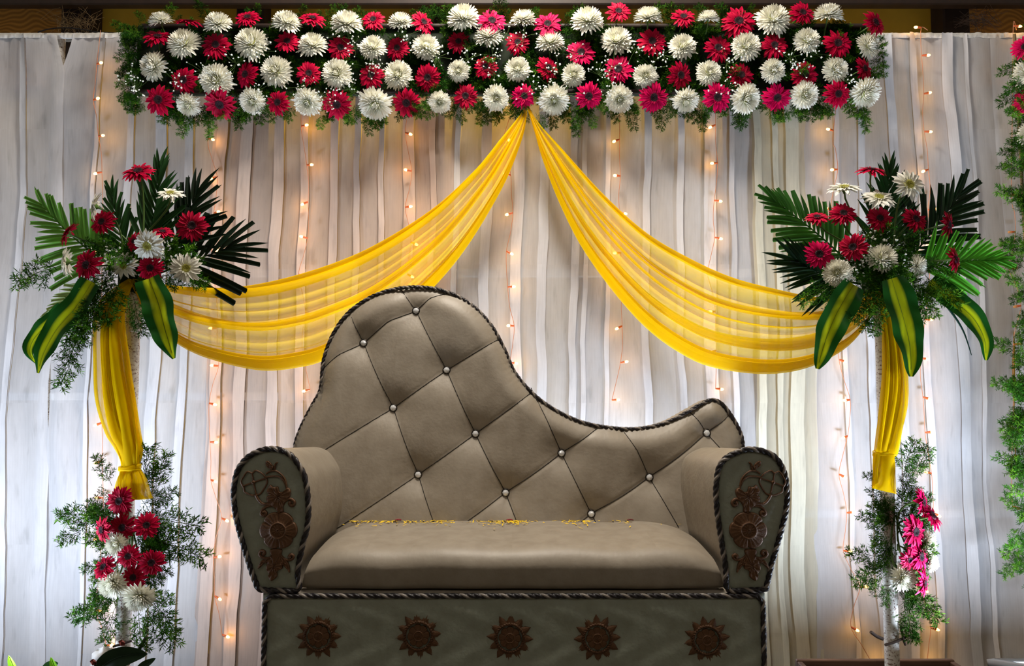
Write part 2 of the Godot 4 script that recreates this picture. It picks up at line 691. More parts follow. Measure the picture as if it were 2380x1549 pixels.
# ------------------------------------------------------------------ drape of white muslin
func curtain(label: String, xs: Array, px0: float, px1: float, sd: int, slant0 := 0.0, slant1 := 0.0, gap0 := 0.0, gap1 := 0.0, tone := "", near := 0.0) -> void:
	# xs: [pleat position, pleat width] in picture columns at mid height; the cloth laps over itself at each pleat
	var nz := noise(0.9, sd)
	var nw := noise(2.2, sd + 40)
	var z0 := Z_CURTAIN + near
	var sec := []            # x at mid height, layer, pleat end flag
	var cur := px0
	for p in xs:
		var n := maxi(2, int((p[0] - cur) / 14.0))
		for k in n + 1:
			sec.append([lerpf(cur, p[0] + p[1], float(k) / n), 0])
		sec.append([p[0], 2]); sec.append([p[0] + p[1] * 0.5, 2]); sec.append([p[0] + p[1] + 1.0, 2])
		cur = p[0] + p[1] + 1.0
	var n := maxi(2, int((px1 - cur) / 14.0))
	for k in n + 1:
		sec.append([lerpf(cur, px1, float(k) / n), 0])
	var top := P(1190, 80, z0).y
	var ys := []
	for k in 40:
		ys.append(lerpf(top, 0.03, pow(k / 39.0, 1.35)))
	var t := thing("white_drape", label, "curtain")
	var rows := []
	var uvs := []
	for y in ys:
		var row := PackedVector3Array()
		var ur := PackedVector2Array()
		var f: float = (top - y) / top
		for s in sec:
			var q := P(s[0], 820, z0)
			var e: float = clampf((s[0] - px0) / (px1 - px0), 0.0, 1.0)
			var drop := smoothstep(0.0, 0.25, f)
			var x: float = q.x + 0.018 * nz.get_noise_2d(q.x * 0.9, y * 0.8) * 2.0 * drop + lerpf(slant0, slant1, e) * f
			# the cloth is pulled apart at a gap under the rail
			var g := maxf(0.0, 1.0 - f / 0.06)
			x += gap0 * g * pow(1.0 - e, 6.0) - gap1 * g * pow(e, 6.0)
			var z: float = z0 + 0.02 * nw.get_noise_2d(q.x * 2.0, y * 0.5) + [0.0, 0.006, 0.012][s[1]]
			z += 0.01 * exp(-f * 60.0) * sin(q.x * 90.0)
			row.append(Vector3(x, y, z))
			ur.append(Vector2(q.x * 1.6, y * 1.6))
		rows.append(row)
		uvs.append(ur)
	# flat widths of one layer in one mesh; each pleat, where the cloth laps over itself, a part of its own
	var mb := MB.new()
	var at := 0
	for k in range(1, sec.size()):
		if k == sec.size() - 1 or (sec[k][1] != sec[k - 1][1]):
			var upto := k if k == sec.size() - 1 else k - 1
			var rs := []
			var us := []
			for i in rows.size():
				rs.append(rows[i].slice(at, upto + 1))
				us.append(uvs[i].slice(at, upto + 1))
			if sec[at][1] == 0:
				if upto > at:
					mb.grid(rs, null, false, us)
			else:
				var pm := MB.new()
				pm.grid(rs, null, false, us)
				put("pleat", pm, M["curtain_pleat" + tone], t)
			at = k
	put("cloth", mb, M["curtain_cloth" + tone], t)
	# hem rolled round the rail
	var hem := MB.new()
	var hr := []
	for j in 8:
		var a := TAU * 0.75 * j / 7.0 - 0.6
		var row := PackedVector3Array()
		for k in 160:
			var x: float = lerpf(P(px0, 80, z0).x + gap0 * 0.9, P(px1, 80, z0).x - gap1 * 0.9, k / 159.0)
			var r := 0.019 + 0.004 * nw.get_noise_2d(x * 14.0, j * 0.4)
			row.append(Vector3(x, top - 0.008 + r * sin(a) + 0.004 * nw.get_noise_2d(x * 6.0, 3.0), z0 - 0.012 + r * 1.15 * cos(a)))
		hr.append(row)
	hem.grid(hr)
	put("hem", hem, M.curtain_hem, t)

func curtains() -> void:
	curtain("white muslin drape hanging at the far left edge, left of the open seam", [[24.0, 12.0]], -330, 127, 11, -0.03, -0.005, 0.0, 0.05, "", 0.008)
	curtain("white pleated muslin drape behind the left flower stand, from the seam to the sofa's arm", [[210.0, 8.0], [286.0, 14.0], [350.0, 24.0], [420.0, 18.0]], 121, 506, 12, -0.005, -0.02, 0.05, 0.0)
	curtain("rosy white pleated drape behind the left yellow swag and the sofa's peak", [[498.0, 24.0], [556.0, 24.0], [630.0, 22.0], [694.0, 18.0], [764.0, 18.0], [822.0, 14.0], [880.0, 12.0], [936.0, 26.0], [1000.0, 14.0]], 488, 1068, 15, -0.03, -0.01, 0.0, 0.0, "_rosy", 0.006)
	curtain("white pleated drape behind the meeting point of both swags and the sofa's dip", [[1058.0, 12.0], [1120.0, 22.0], [1192.0, 22.0], [1250.0, 20.0], [1324.0, 16.0], [1352.0, 10.0], [1408.0, 10.0], [1500.0, 16.0], [1580.0, 14.0], [1640.0, 26.0], [1700.0, 12.0]], 1050, 1766, 16, -0.01, 0.01)
	curtain("creamy white drape with grimy folds between the right swag and the planter box stand", [[1756.0, 16.0], [1800.0, 12.0], [1830.0, 30.0]], 1752, 1892, 17, 0.01, 0.02, 0.0, 0.0, "_cream", 0.006)
	curtain("white pleated muslin drape hanging behind the flower stand with the planter box", [[1945.0, 10.0], [2000.0, 14.0], [2072.0, 18.0], [2132.0, 16.0], [2210.0, 24.0], [2262.0, 8.0]], 1864, 2340, 13, 0.03, 0.06)
	curtain("white muslin drape at the far right edge behind the fern garland", [[2420.0, 14.0]], 2330, 2700, 14, 0.06, 0.06, 0.0, 0.0, "", 0.006)

# ------------------------------------------------------------------ sofa
const SEAMS = ["928 668, 967 723, 1038 861, 1105 1009, 1175 1146, 1206 1222", "818 738, 845 798, 914 949, 972 1104, 1016 1226", "1234 902, 1270 975, 1305 1054, 1374 1195, 1392 1228", "1448 1002, 1478 1046, 1509 1110, 1572 1222", "1604 958, 1622 978, 1642 1007, 1676 1048",
	"752 856, 790 826, 845 798, 905 748, 967 723, 1000 694, 1044 680", "748 1052, 914 949, 1038 861, 1164 786", "786 1226, 972 1104, 1105 1009, 1236 912", "1062 1226, 1175 1146, 1305 1054, 1388 996", "1330 1226, 1374 1195, 1509 1110, 1642 1007, 1692 968"]
const BUTTONS = "967 723, 845 798, 1038 861, 914 949, 1105 1009, 972 1104, 1175 1146, 1305 1054, 1374 1195, 1509 1110, 1642 1007"

var seam_lines := []
var buttons := []
var back_edge := []

func back_z(py: float) -> float:
	return lerpf(-0.50, -0.62, clampf((1215.0 - py) / 550.0, -0.2, 1.0))

func back_h(q: Vector2) -> float:
	# how far the padding stands off its plane
	var h := 0.0
	for b in buttons:
		var d2: float = q.distance_squared_to(b)
		if d2 < 60000.0:
			h -= 0.026 * exp(-d2 / 1500.0) + 0.016 * exp(-d2 / 9000.0)
	var best := 1e9
	for l in seam_lines:
		for i in l.size() - 1:
			var c := Geometry2D.get_closest_point_to_segment(q, l[i], l[i + 1])
			best = minf(best, q.distance_squared_to(c))
	h -= 0.004 * exp(-best / 30.0) + 0.004 * exp(-best / 600.0)
	var e := 1e9
	for i in range(0, back_edge.size() - 1, 2):
		e = minf(e, q.distance_squared_to(back_edge[i]))
	h -= 0.05 * pow(1.0 - clampf(sqrt(e) / 48.0, 0.0, 1.0), 2.2)
	return h

func back_p(q: Vector2) -> Vector3:
	var p := P(q.x, q.y, back_z(q.y))
	p.z += 0.05 + back_h(q)
	return p

func arm_outline(side: int) -> Array:
	var l := pxs("650 1046, 623 1044, 597 1051, 573 1066, 552 1095, 543 1142, 547 1195, 560 1248, 578 1308, 594 1354, 606 1371, 650 1373, 693 1371, 692 1330, 703 1269, 714 1227, 717 1177, 711 1120, 699 1089, 676 1059")
	if side > 0:
		l = pxs("1723 1048, 1750 1045, 1776 1050, 1800 1062, 1820 1091, 1829 1137, 1827 1186, 1809 1258, 1792 1318, 1783 1358, 1776 1371, 1735 1373, 1692 1371, 1687 1325, 1677 1260, 1667 1193, 1664 1135, 1671 1088, 1688 1065")
	return smooth_path(l, 5, true)

func sofa() -> void:
	var t := thing("wedding_sofa", "cream button-tufted wedding sofa with a wavy high back and rope piping", "sofa", Vector3(0, 0, 0))
	for s in SEAMS:
		seam_lines.append(pxs(s))
	buttons = pxs(BUTTONS)
	var out := pxs("684 1080, 686 1035, 700 994, 722 950, 742 914, 747 888, 752 838, 772 782, 808 730, 862 692, 920 673, 980 669, 1040 680, 1096 710, 1142 758, 1172 812, 1196 866, 1236 914, 1286 952, 1350 982, 1420 996, 1484 998, 1546 985, 1600 958, 1634 938, 1658 931, 1680 942, 1704 974, 1722 1010, 1727 1040, 1727 1085")
	back_edge = resample(smooth_path(out, 8), 260)
	# backrest
	var rows := []
	var nr := 84
	for r in nr:
		rows.append(PackedVector3Array())
	for q in back_edge:
		var foot := Vector2(lerpf(q.x, 1200.0, 0.02), 1300.0)
		for r in nr:
			var k := 1.0 - pow(1.0 - float(r) / (nr - 1), 1.25)
			rows[r].append(back_p(foot.lerp(q, k)))
	var mb := MB.new()
	mb.grid(rows)
	# rim and rear panel
	var rim := []
	for z in [0.0, -0.05, -0.10]:
		var row := PackedVector3Array()
		for p in rows[nr - 1]:
			row.append(p + Vector3(0, 0, z))
		rim.append(row)
	mb.grid(rim)
	var rear := []
	for k in 5:
		var row := PackedVector3Array()
		for j in back_edge.size():
			var a: Vector3 = rows[nr - 1][j] + Vector3(0, 0, -0.10)
			row.append(Vector3(a.x, lerpf(a.y, 0.5, k / 4.0), lerpf(a.z, -0.62, k / 4.0)))
		rear.append(row)
	mb.grid(rear)
	var back := put("backrest", mb, M.cream_vinyl, t)
	for l in seam_lines:
		var path := []
		for q in resample(l, 40):
			var p := back_p(q)
			path.append(p + Vector3(0, 0, 0.0012))
		var sm := MB.new()
		sm.tube(path, 0.0016, 5)
		put("seam", sm, M.thread, back)
	for b in buttons:
		var p := back_p(b)
		var cr := MB.new()
		# faceted stone
		var n := 8
		for rg in 3:
			for k in n:
				var a0 := TAU * k / n + rg * 0.2
				var a1 := TAU * (k + 1) / n + rg * 0.2
				var r0: float = [0.0125, 0.0095, 0.005][rg]
				var r1: float = [0.0095, 0.005, 0.0][rg]
				var h0: float = [0.004, 0.009, 0.011][rg]
				var h1: float = [0.009, 0.011, 0.0118][rg]
				var pts := [Vector3(r0 * cos(a0), r0 * sin(a0), h0), Vector3(r0 * cos(a1), r0 * sin(a1), h0), Vector3(r1 * cos(a1), r1 * sin(a1), h1)]
				cr.face(pts, Vector3.ZERO)
				if r1 > 0.0:
					cr.face([pts[0], pts[2], Vector3(r1 * cos(a0), r1 * sin(a0), h1)], Vector3.ZERO)
		var bt := put("crystal_button", cr, M.crystal, t, Transform3D(Basis(), p + Vector3(0, 0, 0.002)))
		var ri := MB.new()
		var ring := []
		for k in 17:
			ring.append(Vector3(0.0135 * cos(TAU * k / 16), 0.0135 * sin(TAU * k / 16), 0.002))
		ri.tube(ring, 0.003, 6, Color.WHITE, false)
		put("rim", ri, M.button_rim, bt)
	var strands := [lin(22, 20, 22), lin(30, 26, 30), lin(128, 120, 112)]
	var path := []
	for q in resample(back_edge.slice(6, back_edge.size() - 6), 900):
		var p := P(q.x, q.y, back_z(q.y))
		path.append(p + Vector3(0, 0.002, 0.0))
	var rp := MB.new()
	rp.rope(path, 0.0078, 0.055, strands)
	put("rope_piping", rp, M.rope, t)
	# arms
	for side in [-1, 1]:
		var o := arm_outline(side)
		var arm := MB.new()
		var rings := []
		for k in 9:
			var z: float = lerpf(-0.004, -0.56, k / 8.0)
			var row := PackedVector3Array()
			for q in o:
				var p := P(q.x, q.y, 0.0)
				var low := smoothstep(0.55, 0.8, p.y)
				row.append(Vector3(p.x, p.y - low * 0.045 * (k / 8.0), z))
			rings.append(row)
		arm.grid(rings, null, true)
		put("armrest", arm, M.cream_vinyl, t)
		# padded front of the arm
		var fr := MB.new()
		var mid := Vector2.ZERO
		for q in o:
			mid += q
		mid /= o.size()
		var fr_rows := []
		for k in 14:
			var f := k / 13.0
			var row := PackedVector3Array()
			for q in o:
				var w: Vector2 = q.lerp(mid, f)
				var p := P(w.x, w.y, 0.0)
				p.z = 0.012 * (1.0 - pow(1.0 - f, 6.0)) + 0.0012 * sin(w.x * 0.21 + w.y * 0.13) * f
				row.append(p)
			fr_rows.append(row)
		fr.grid(fr_rows, null, true)
		var front := put("arm_front", fr, M.sage_vinyl, t)
		var rpath := []
		for q in o:
			rpath.append(P(q.x, q.y, 0.006))
		rpath.append(rpath[0])
		rpath = resample(rpath, 520)
		var ar := MB.new()
		ar.rope(rpath, 0.0095, 0.06, strands)
		put("rope_piping", ar, M.rope, t)
		carving(t, side)
	# seat cushion: cross section swept from arm to arm
	var yb := P(1190, 1373, 0.0).y
	var yf := P(1190, 1268, -0.05).y
	var yr := P(1190, 1214, -0.49).y
	var sect := [Vector2(-0.02, yb), Vector2(-0.004, yb + 0.004), Vector2(0.004, yb + 0.02)]
	for k in 7:
		var a := k / 6.0 * PI / 2
		sect.append(Vector2(-0.062 + 0.074 * cos(a), yf - 0.062 + 0.062 * sin(a)))
	for k in range(1, 9):
		var f := k / 8.0
		sect.append(Vector2(lerpf(-0.062, -0.54, f), lerpf(yf, yr - 0.004, f) + 0.016 * sin(f * PI)))
	var srows := []
	var ends := [P(697, 1300, 0.0).x, P(1686, 1300, 0.0).x]
	for i in 61:
		var u := i / 60.0
		var row := PackedVector3Array()
		var inn := 1.0 - pow(absf(u * 2.0 - 1.0), 10.0)
		for q in sect:
			var high := clampf((q.y - yb) / (yf - yb), 0.0, 1.0)
			var x: float = lerpf(ends[0], ends[1], u)
			x += (0.5 - u) * 0.05 * high
			row.append(Vector3(x, q.y - 0.035 * high * (1.0 - inn) + 0.0035 * sin(u * 23.0) * high, q.x - 0.02 * (1.0 - inn) + 0.002 * sin(u * 31.0 + q.y * 20.0)))
		srows.append(row)
	var se := MB.new()
	se.grid(srows)
	put("seat", se, M.cream_vinyl, t)
	# box under the seat
	var x0 := P(607, 1480, 0.0).x
	var x1 := P(1782, 1480, 0.0).x
	var yt := P(1190, 1376, 0.0).y
	var y0 := P(1190, 1600, 0.0).y
	var ba := MB.new()
	ba.box(Vector3(x0, y0, -0.6), Vector3(x1, yt, -0.004), 0.008)
	var base := put("base", ba, M.cream_vinyl, t)
	var pn := MB.new()
	var prow := []
	for i in 29:
		var row := PackedVector3Array()
		for j in 121:
			var u := j / 120.0
			var w := i / 28.0
			var x: float = lerpf(x0 + 0.004, x1 - 0.004, u)
			var y: float = lerpf(y0 + 0.004, yt - 0.004, w)
			var edge := minf(minf(u, 1.0 - u) * 18.0, minf(w, 1.0 - w) * 4.5)
			var z := 0.016 * (1.0 - pow(1.0 - clampf(edge, 0.0, 1.0), 2.5))
			for c in [743.0, 974.0, 1185.0, 1387.0, 1640.0]:
				var m := P(c, 1480, 0.0)
				z -= 0.007 * exp(-(pow(x - m.x, 2.0) + pow((y - m.y) * 1.3, 2.0)) / 0.006)
			z += 0.0015 * sin(x * 41.0 + 3.0 * sin(y * 30.0))
			row.append(Vector3(x, y, z))
		prow.append(row)
	pn.grid(prow)
	put("front_panel", pn, M.sage_vinyl, base)
	var bpath := resample([Vector3(x0 + 0.012, y0 + 0.01, 0.008), Vector3(x0 + 0.012, yt - 0.03, 0.01), Vector3(x0 + 0.03, yt - 0.01, 0.01), Vector3(x1 - 0.03, yt - 0.01, 0.01), Vector3(x1 - 0.012, yt - 0.03, 0.01), Vector3(x1 - 0.012, y0 + 0.01, 0.008)], 1100)
	var br := MB.new()
	br.rope(bpath, 0.0085, 0.062, strands)
	put("rope_piping", br, M.rope, t)
	for fx in [x0 + 0.09, x1 - 0.09]:
		for fz in [-0.08, -0.52]:
			var ft := MB.new()
			ft.lathe([Vector2(0.0, 0.0), Vector2(0.028, 0.0), Vector2(0.03, 0.01), Vector2(0.038, (y0 - RISE) * 0.7), Vector2(0.045, y0 - RISE + 0.005)], 16)
			put("foot", ft, M.dark_wood, t, Transform3D(Basis(), Vector3(fx, RISE, fz)))
	for c in [[743.0, 1476.0, 0.0], [974.0, 1475.0, 0.1], [1185.0, 1480.0, -0.06], [1387.0, 1481.0, 0.04], [1640.0, 1485.0, 0.15]]:
		sun_medal(t, P(c[0], c[1], 0.0) + Vector3(0, 0, 0.0105), c[2])

func sun_medal(t: Node3D, at: Vector3, turn: float) -> void:
	var u := mpp(0.0)
	var ring := MB.new()
	var rp := []
	for k in 73:
		rp.append(Vector3(cos(TAU * k / 72), sin(TAU * k / 72), 0.0) * 31.0 * u + Vector3(0, 0, 0.005))
	ring.rope(rp, 4.4 * u, 0.016, [Color.WHITE, Color.WHITE])
	for i in ring.c.size():
		ring.c[i] = Color.WHITE
	var root := put("sun_medallion", ring, M.bronze, t, Transform3D(Basis(Vector3(0, 0, 1), turn), at))
	for k in 12:
		var ry := MB.new()
		var rows := []
		# pointed ray with a raised midrib and notched sides
		for i in 7:
			var f := i / 6.0
			var w := 9.5 * (1.0 - pow(f, 1.6)) * (1.0 + 0.12 * sin(f * 14.0)) + 0.6
			var r := 31.0 + 22.0 * f
			var h := 0.009 * (1.0 - f * 0.5)
			rows.append(PackedVector3Array([Vector3(-w, r, 0) * u, Vector3(-w * 0.8, r, 0) * u + Vector3(0, 0, h * 0.7), Vector3(-w * 0.3, r, 0) * u + Vector3(0, 0, h * 0.55), Vector3(0, r, 0) * u + Vector3(0, 0, h), Vector3(w * 0.3, r, 0) * u + Vector3(0, 0, h * 0.55), Vector3(w * 0.8, r, 0) * u + Vector3(0, 0, h * 0.7), Vector3(w, r, 0) * u]))
		ry.grid(rows)
		put("ray", lib_mesh("sun_ray", ry), M.bronze, root, Transform3D(Basis(Vector3(0, 0, 1), TAU * k / 12.0), Vector3.ZERO))
	var ro := MB.new()
	# rosette of eight petals, four reaching the ring
	rosette(ro, 25.5 * u, 8, 0.009, 0.16)
	put("rosette", lib_mesh("sun_rosette", ro), M.bronze, root)

func lib_mesh(key: String, mb: MB) -> Mesh:
	if not lib.has(key):
		lib[key] = mb.mesh()
	return lib[key]

func rosette(mb: MB, r: float, petals: int, h: float, lobe: float) -> void:
	# round carved flower: lobed rim, radial flutes, a ring and a boss with a hollow
	var rows := []
	var n := petals * 12
	for f in [1.0, 0.985, 0.93, 0.78, 0.6, 0.47, 0.44, 0.40, 0.36, 0.32, 0.22, 0.13, 0.11, 0.06, 0.0]:
		var row := PackedVector3Array()
		for k in n:
			var a := -TAU * k / n
			var pet := absf(cos(a * petals / 2.0))
			var rim := r * (1.0 - lobe * (1.0 - pow(pet, 0.5))) if f > 0.5 else r * (1.0 - lobe * 0.3)
			var z := 0.0
			if f == 1.0:
				z = 0.0
			elif f > 0.5:
				z = h * (0.55 + 0.25 * sin(f * 3.0)) - h * 0.22 * (1.0 - clampf(pet * 3.0, 0.0, 1.0)) - h * 0.12 * (0.5 + 0.5 * cos(a * petals * 4.0)) * smoothstep(1.0, 0.8, f)
			elif f > 0.34:
				z = h * 1.05 if f > 0.38 and f < 0.46 else h * 0.75
			elif f > 0.1:
				z = h * (0.95 + 0.3 * (0.34 - f)) - h * 0.16 * (0.5 + 0.5 * cos(a * petals * 2.0))
			else:
				z = h * 1.15 if f > 0.05 else h * 0.6
			row.append(Vector3(rim * f * cos(a), rim * f * sin(a), z))
		rows.append(row)
	mb.grid(rows, null, true)

func carving(t: Node3D, side: int) -> void:
	# carved spray on the front of an arm, drawn in the left arm's picture coordinates; the other arm's is its mirror image
	var cx := 651.0 if side < 0 else 1735.0
	var u := mpp(0.0)
	var at := P(cx, 1231, 0.0) + Vector3(0, 0, 0.0115)
	var root_mb := MB.new()
	rosette(root_mb, 43.0 * u, 6, 0.013, 0.13)
	var root := put("carved_spray", root_mb, M.bronze, t, Transform3D(Basis(), at))
	var flip := -1.0 if side > 0 else 1.0
	var q := func(x: float, y: float) -> Vector2:
		return Vector2(flip * ((x * 0.2323 + 540.0) - 651.0) * u, -((y * 0.2323 + 1030.0) - 1231.0) * u)
	var line := func(text: String) -> Array:
		var out := []
		for p in pxs(text):
			var w: Vector2 = q.call(p.x, p.y)
			out.append(Vector3(w.x, w.y, 0.003))
		return out
	# wire flower
	var wf := MB.new()
	var loop: Array = line.call("118 438, 100 395, 122 345, 160 296, 208 312, 240 286, 300 312, 340 352, 356 402, 322 470, 290 512, 248 522, 214 526, 140 496, 128 452")
	wf.tube(smooth_path(loop, 5, true) + [loop[0]], 0.0028, 6)
	for s in ["206 312, 222 400, 250 522", "118 438, 222 400, 344 360"]:
		wf.tube(smooth_path(line.call(s), 6), 0.0028, 6)
	var boss: Vector2 = q.call(222.0, 400.0)
	wf.lathe([Vector2(0.006, 0), Vector2(0.006, 0.004), Vector2(0.0025, 0.006), Vector2(0, 0.004)], 10, Transform3D(Basis(Vector3.RIGHT, PI / 2), Vector3(boss.x, boss.y, 0.002)))
	put("wire_flower", wf, M.bronze, root)
	var vi := MB.new()
	vi.tube(smooth_path(line.call("340 352, 400 342, 470 345, 520 385, 545 440, 560 500"), 6), 0.0034, 6)
	vi.tube(smooth_path(line.call("345 318, 385 292, 440 290, 490 320, 530 370, 548 430"), 6), 0.003, 6)
	vi.tube(smooth_path(line.call("248 522, 275 570, 320 610, 400 610, 470 650"), 6), 0.0048, 6)
	put("vine", vi, M.bronze, root)
	for s in ["400 280, 345 245, 336 200, 360 192, 395 220, 412 255", "420 282, 416 238, 438 205, 458 202, 440 240, 440 268"]:
		leaf_relief(root, "bud_leaf", s, q, 0.006)
	leaf_relief(root, "crown_leaf", "470 690, 420 640, 360 590, 352 545, 372 520, 350 486, 384 424, 420 446, 462 440, 480 490, 520 486, 560 452, 592 482, 582 540, 545 590, 522 640, 520 690", q, 0.009)
	leaf_relief(root, "tip_leaf", "400 1050, 512 1050, 505 1120, 522 1190, 520 1235, 474 1262, 472 1312, 415 1356, 384 1312, 394 1288, 362 1242, 376 1170, 410 1110", q, 0.009)
	leaf_relief(root, "side_leaf", "440 1080, 380 1135, 312 1160, 278 1232, 304 1226, 345 1186, 420 1168", q, 0.008)
	leaf_relief(root, "side_leaf", "470 1080, 535 1128, 584 1190, 596 1274, 568 1240, 528 1200, 482 1176", q, 0.008)
	for s in [["480 700, 450 640, 400 628, 345 642, 312 672, 304 708, 330 724, 352 704, 338 684, 322 694", 0.0046], ["478 700, 500 630, 540 582, 588 562, 626 588, 622 620, 596 626, 580 606, 596 590", 0.0046], ["440 1070, 415 1120, 370 1136, 318 1124, 296 1096, 310 1066, 338 1068, 344 1092, 326 1098", 0.0044], ["480 1070, 520 1128, 570 1152, 616 1142, 628 1114, 604 1100, 588 1120, 602 1130", 0.0044]]:
		var sc := MB.new()
		var pth: Array = smooth_path(line.call(s[0]), 6)
		var rad := []
		for k in pth.size():
			rad.append(s[1] * (0.8 + 0.5 * k / pth.size()))
		sc.tube(pth, rad, 7)
		put("scroll", sc, M.bronze, root)

func leaf_relief(root: Node3D, called: String, text: String, q: Callable, h: float) -> void:
	# a carved leaf: rim on the ground, raised ridge lines running from its foot
	var pts := []
	for p in pxs(text):
		pts.append(q.call(p.x, p.y))
	var o := smooth_path(pts, 4, true)
	var mid := Vector2.ZERO
	for p in o:
		mid += p
	mid /= o.size()
	var rows := []
	for st in [[1.0, 0.0], [0.97, 0.7], [0.88, 1.0], [0.6, 0.8], [0.3, 1.0], [0.0, 0.9]]:
		var row := PackedVector3Array()
		for k in o.size():
			var w: Vector2 = mid.lerp(o[k], st[0])
			row.append(Vector3(w.x, w.y, h * st[1] * (1.0 if st[0] == 1.0 or k % 4 < 2 else 0.8)))
		rows.append(row)
	var mb := MB.new()
	mb.grid(rows, null, true)
	put(called, mb, M.bronze, root)

func seat_y(z: float) -> float:
	var yf := P(1190, 1268, -0.05).y
	var yr := P(1190, 1214, -0.49).y
	var f := clampf((z + 0.062) / (-0.54 + 0.062), 0.0, 1.0)
	return lerpf(yf, yr - 0.004, f) + 0.016 * sin(f * PI)

func seat_litter() -> void:
	# shredded yellow petals along the back of the seat
	var mb := MB.new()
	for spot in [[830.0, 60.0, 60], [900.0, 50.0, 30], [930.0, 60.0, 40], [1010.0, 40.0, 46], [1040.0, 30.0, 30], [1160.0, 60.0, 80], [1210.0, 30.0, 40], [1330.0, 30.0, 40], [1365.0, 20.0, 26], [1445.0, 30.0, 14], [1590.0, 14.0, 8], [1190.0, 380.0, 50]]:
		for k in spot[2]:
			var z := -0.475 + absf(rng.randfn(0.0, 0.07))
			var q := P(spot[0] + rng.randfn(0.0, spot[1] * 0.5), 1215, z)
			if absf(q.x) > 0.6:
				continue
			var p := Vector3(q.x, seat_y(z) + 0.004, z)
			var a := rr(0, TAU)
			var d := Vector3(cos(a), rr(-0.1, 0.25), sin(a)) * rr(0.004, 0.011)
			var w := Vector3(-sin(a), rr(-0.3, 0.3), cos(a)) * rr(0.0014, 0.0034)
			var s := mb.v.size()
			for e in [p - d - w, p + d - w * 0.5, p + d * 1.2 + w * 0.5, p - d * 0.7 + w]:
				mb.vert(e)
			mb.quad(s, s + 1, s + 2, s + 3)
	tag(put("petal_shreds", mb, M.yellow_shred), "shreds of yellow petals strewn along the back of the sofa seat", "petals", "", "stuff")
	for k in [[925.0, "dark red petal lying on the sofa seat, below the left button column"], [1184.0, "dark red petal lying near the middle of the sofa seat's back edge"], [1465.0, "reddish orange petal lying on the sofa seat toward the low end"]]:
		var z := -0.44
		var q := P(k[0], 1220, z)
		var pm := MB.new()
		var rows := []
		for i in 5:
			var row := PackedVector3Array()
			for j in 4:
				var f := i / 4.0
				row.append(Vector3((f - 0.5) * 0.024, 0.004 * pow(absf(j - 1.5) / 1.5, 2.0) + 0.002 * sin(f * 3.0), (j - 1.5) / 1.5 * 0.007 * sin(0.3 + f * 2.5)))
			rows.append(row)
		pm.grid(rows)
		var o := put("fallen_petal", pm, M.dry_petal if k[0] > 1400.0 else mat("blood_petal", 150, 14, 30, 0.6))
		o.position = Vector3(q.x, seat_y(z) + 0.005, z)
		tag(o, k[1], "petal", "petals fallen on the seat")

# ------------------------------------------------------------------ yellow sheer cloth
func sheer(parent: Node3D, called: String, ea: String, eb: String, za: Array, sd: int, nu: int, nv: int, dense := 1.0, waves := 1.0, bands := true) -> void:
	# cloth between two edges given in picture points; za: z along its length
	var a := resample(smooth_path(pxs(ea), 8), nu)
	var b := resample(smooth_path(pxs(eb), 8), nu)
	var r := RandomNumberGenerator.new()
	r.seed = sd
	var fr := []
	for k in 6:
		fr.append([[4.0, 7.0, 11.0, 16.0, 22.0, 30.0][k] * waves + r.randf_range(-0.6, 0.6), r.randf_range(0, TAU), r.randf_range(-1.4, 1.4)])
	var rows := []
	for i in nu:
		var u := float(i) / (nu - 1)
		var row := PackedVector3Array()
		var zi := u * (za.size() - 1)
		var z: float = lerpf(za[int(zi)], za[mini(int(zi) + 1, za.size() - 1)], zi - int(zi))
		var near := pow(absf(u * 2.0 - 1.0), 3.0)
		var amp := dense * (0.75 + 1.2 * near)
		var wide: float = a[i].distance_to(b[i]) * mpp(z)
		for j in nv:
			var v := float(j) / (nv - 1)
			var w := v
			var zz := 0.0
			if bands:
				if v < 0.14:
					w = 0.035 + 0.035 * sin((v / 0.14 - 0.25) * TAU * 1.5)
					zz = 0.006 * cos(v / 0.14 * TAU * 1.5)
				elif v > 0.66:
					var k := (v - 0.66) / 0.34
					w = 0.915 + 0.085 * sin((k * 2.0 - 0.25) * TAU + 0.7 * u) * (0.55 + 0.45 * sin(k * 2.2))
					zz = 0.01 * cos((k * 2.0) * TAU)
				else:
					w = lerpf(0.03, 0.86, (v - 0.14) / 0.52)
			var env := 1.0 if not bands else clampf(minf((v - 0.14) * 10.0, (0.66 - v) * 10.0), 0.0, 1.0)
			for f in fr:
				var ph: float = TAU * f[0] * v + f[1] + f[2] * u
				w += env * amp * 2.1 / (TAU * f[0]) * sin(ph)
				zz += env * minf(0.006, wide * 0.06) * cos(ph)
			w = clampf(w, 0.0, 1.0)
			var q: Vector2 = a[i].lerp(b[i], w)
			var p := P(q.x, q.y, z)
			p.z += zz
			row.append(p)
		rows.append(row)
	var mb := MB.new()
	mb.grid(rows)
	put(called, mb, M.yellow_sheer, parent)

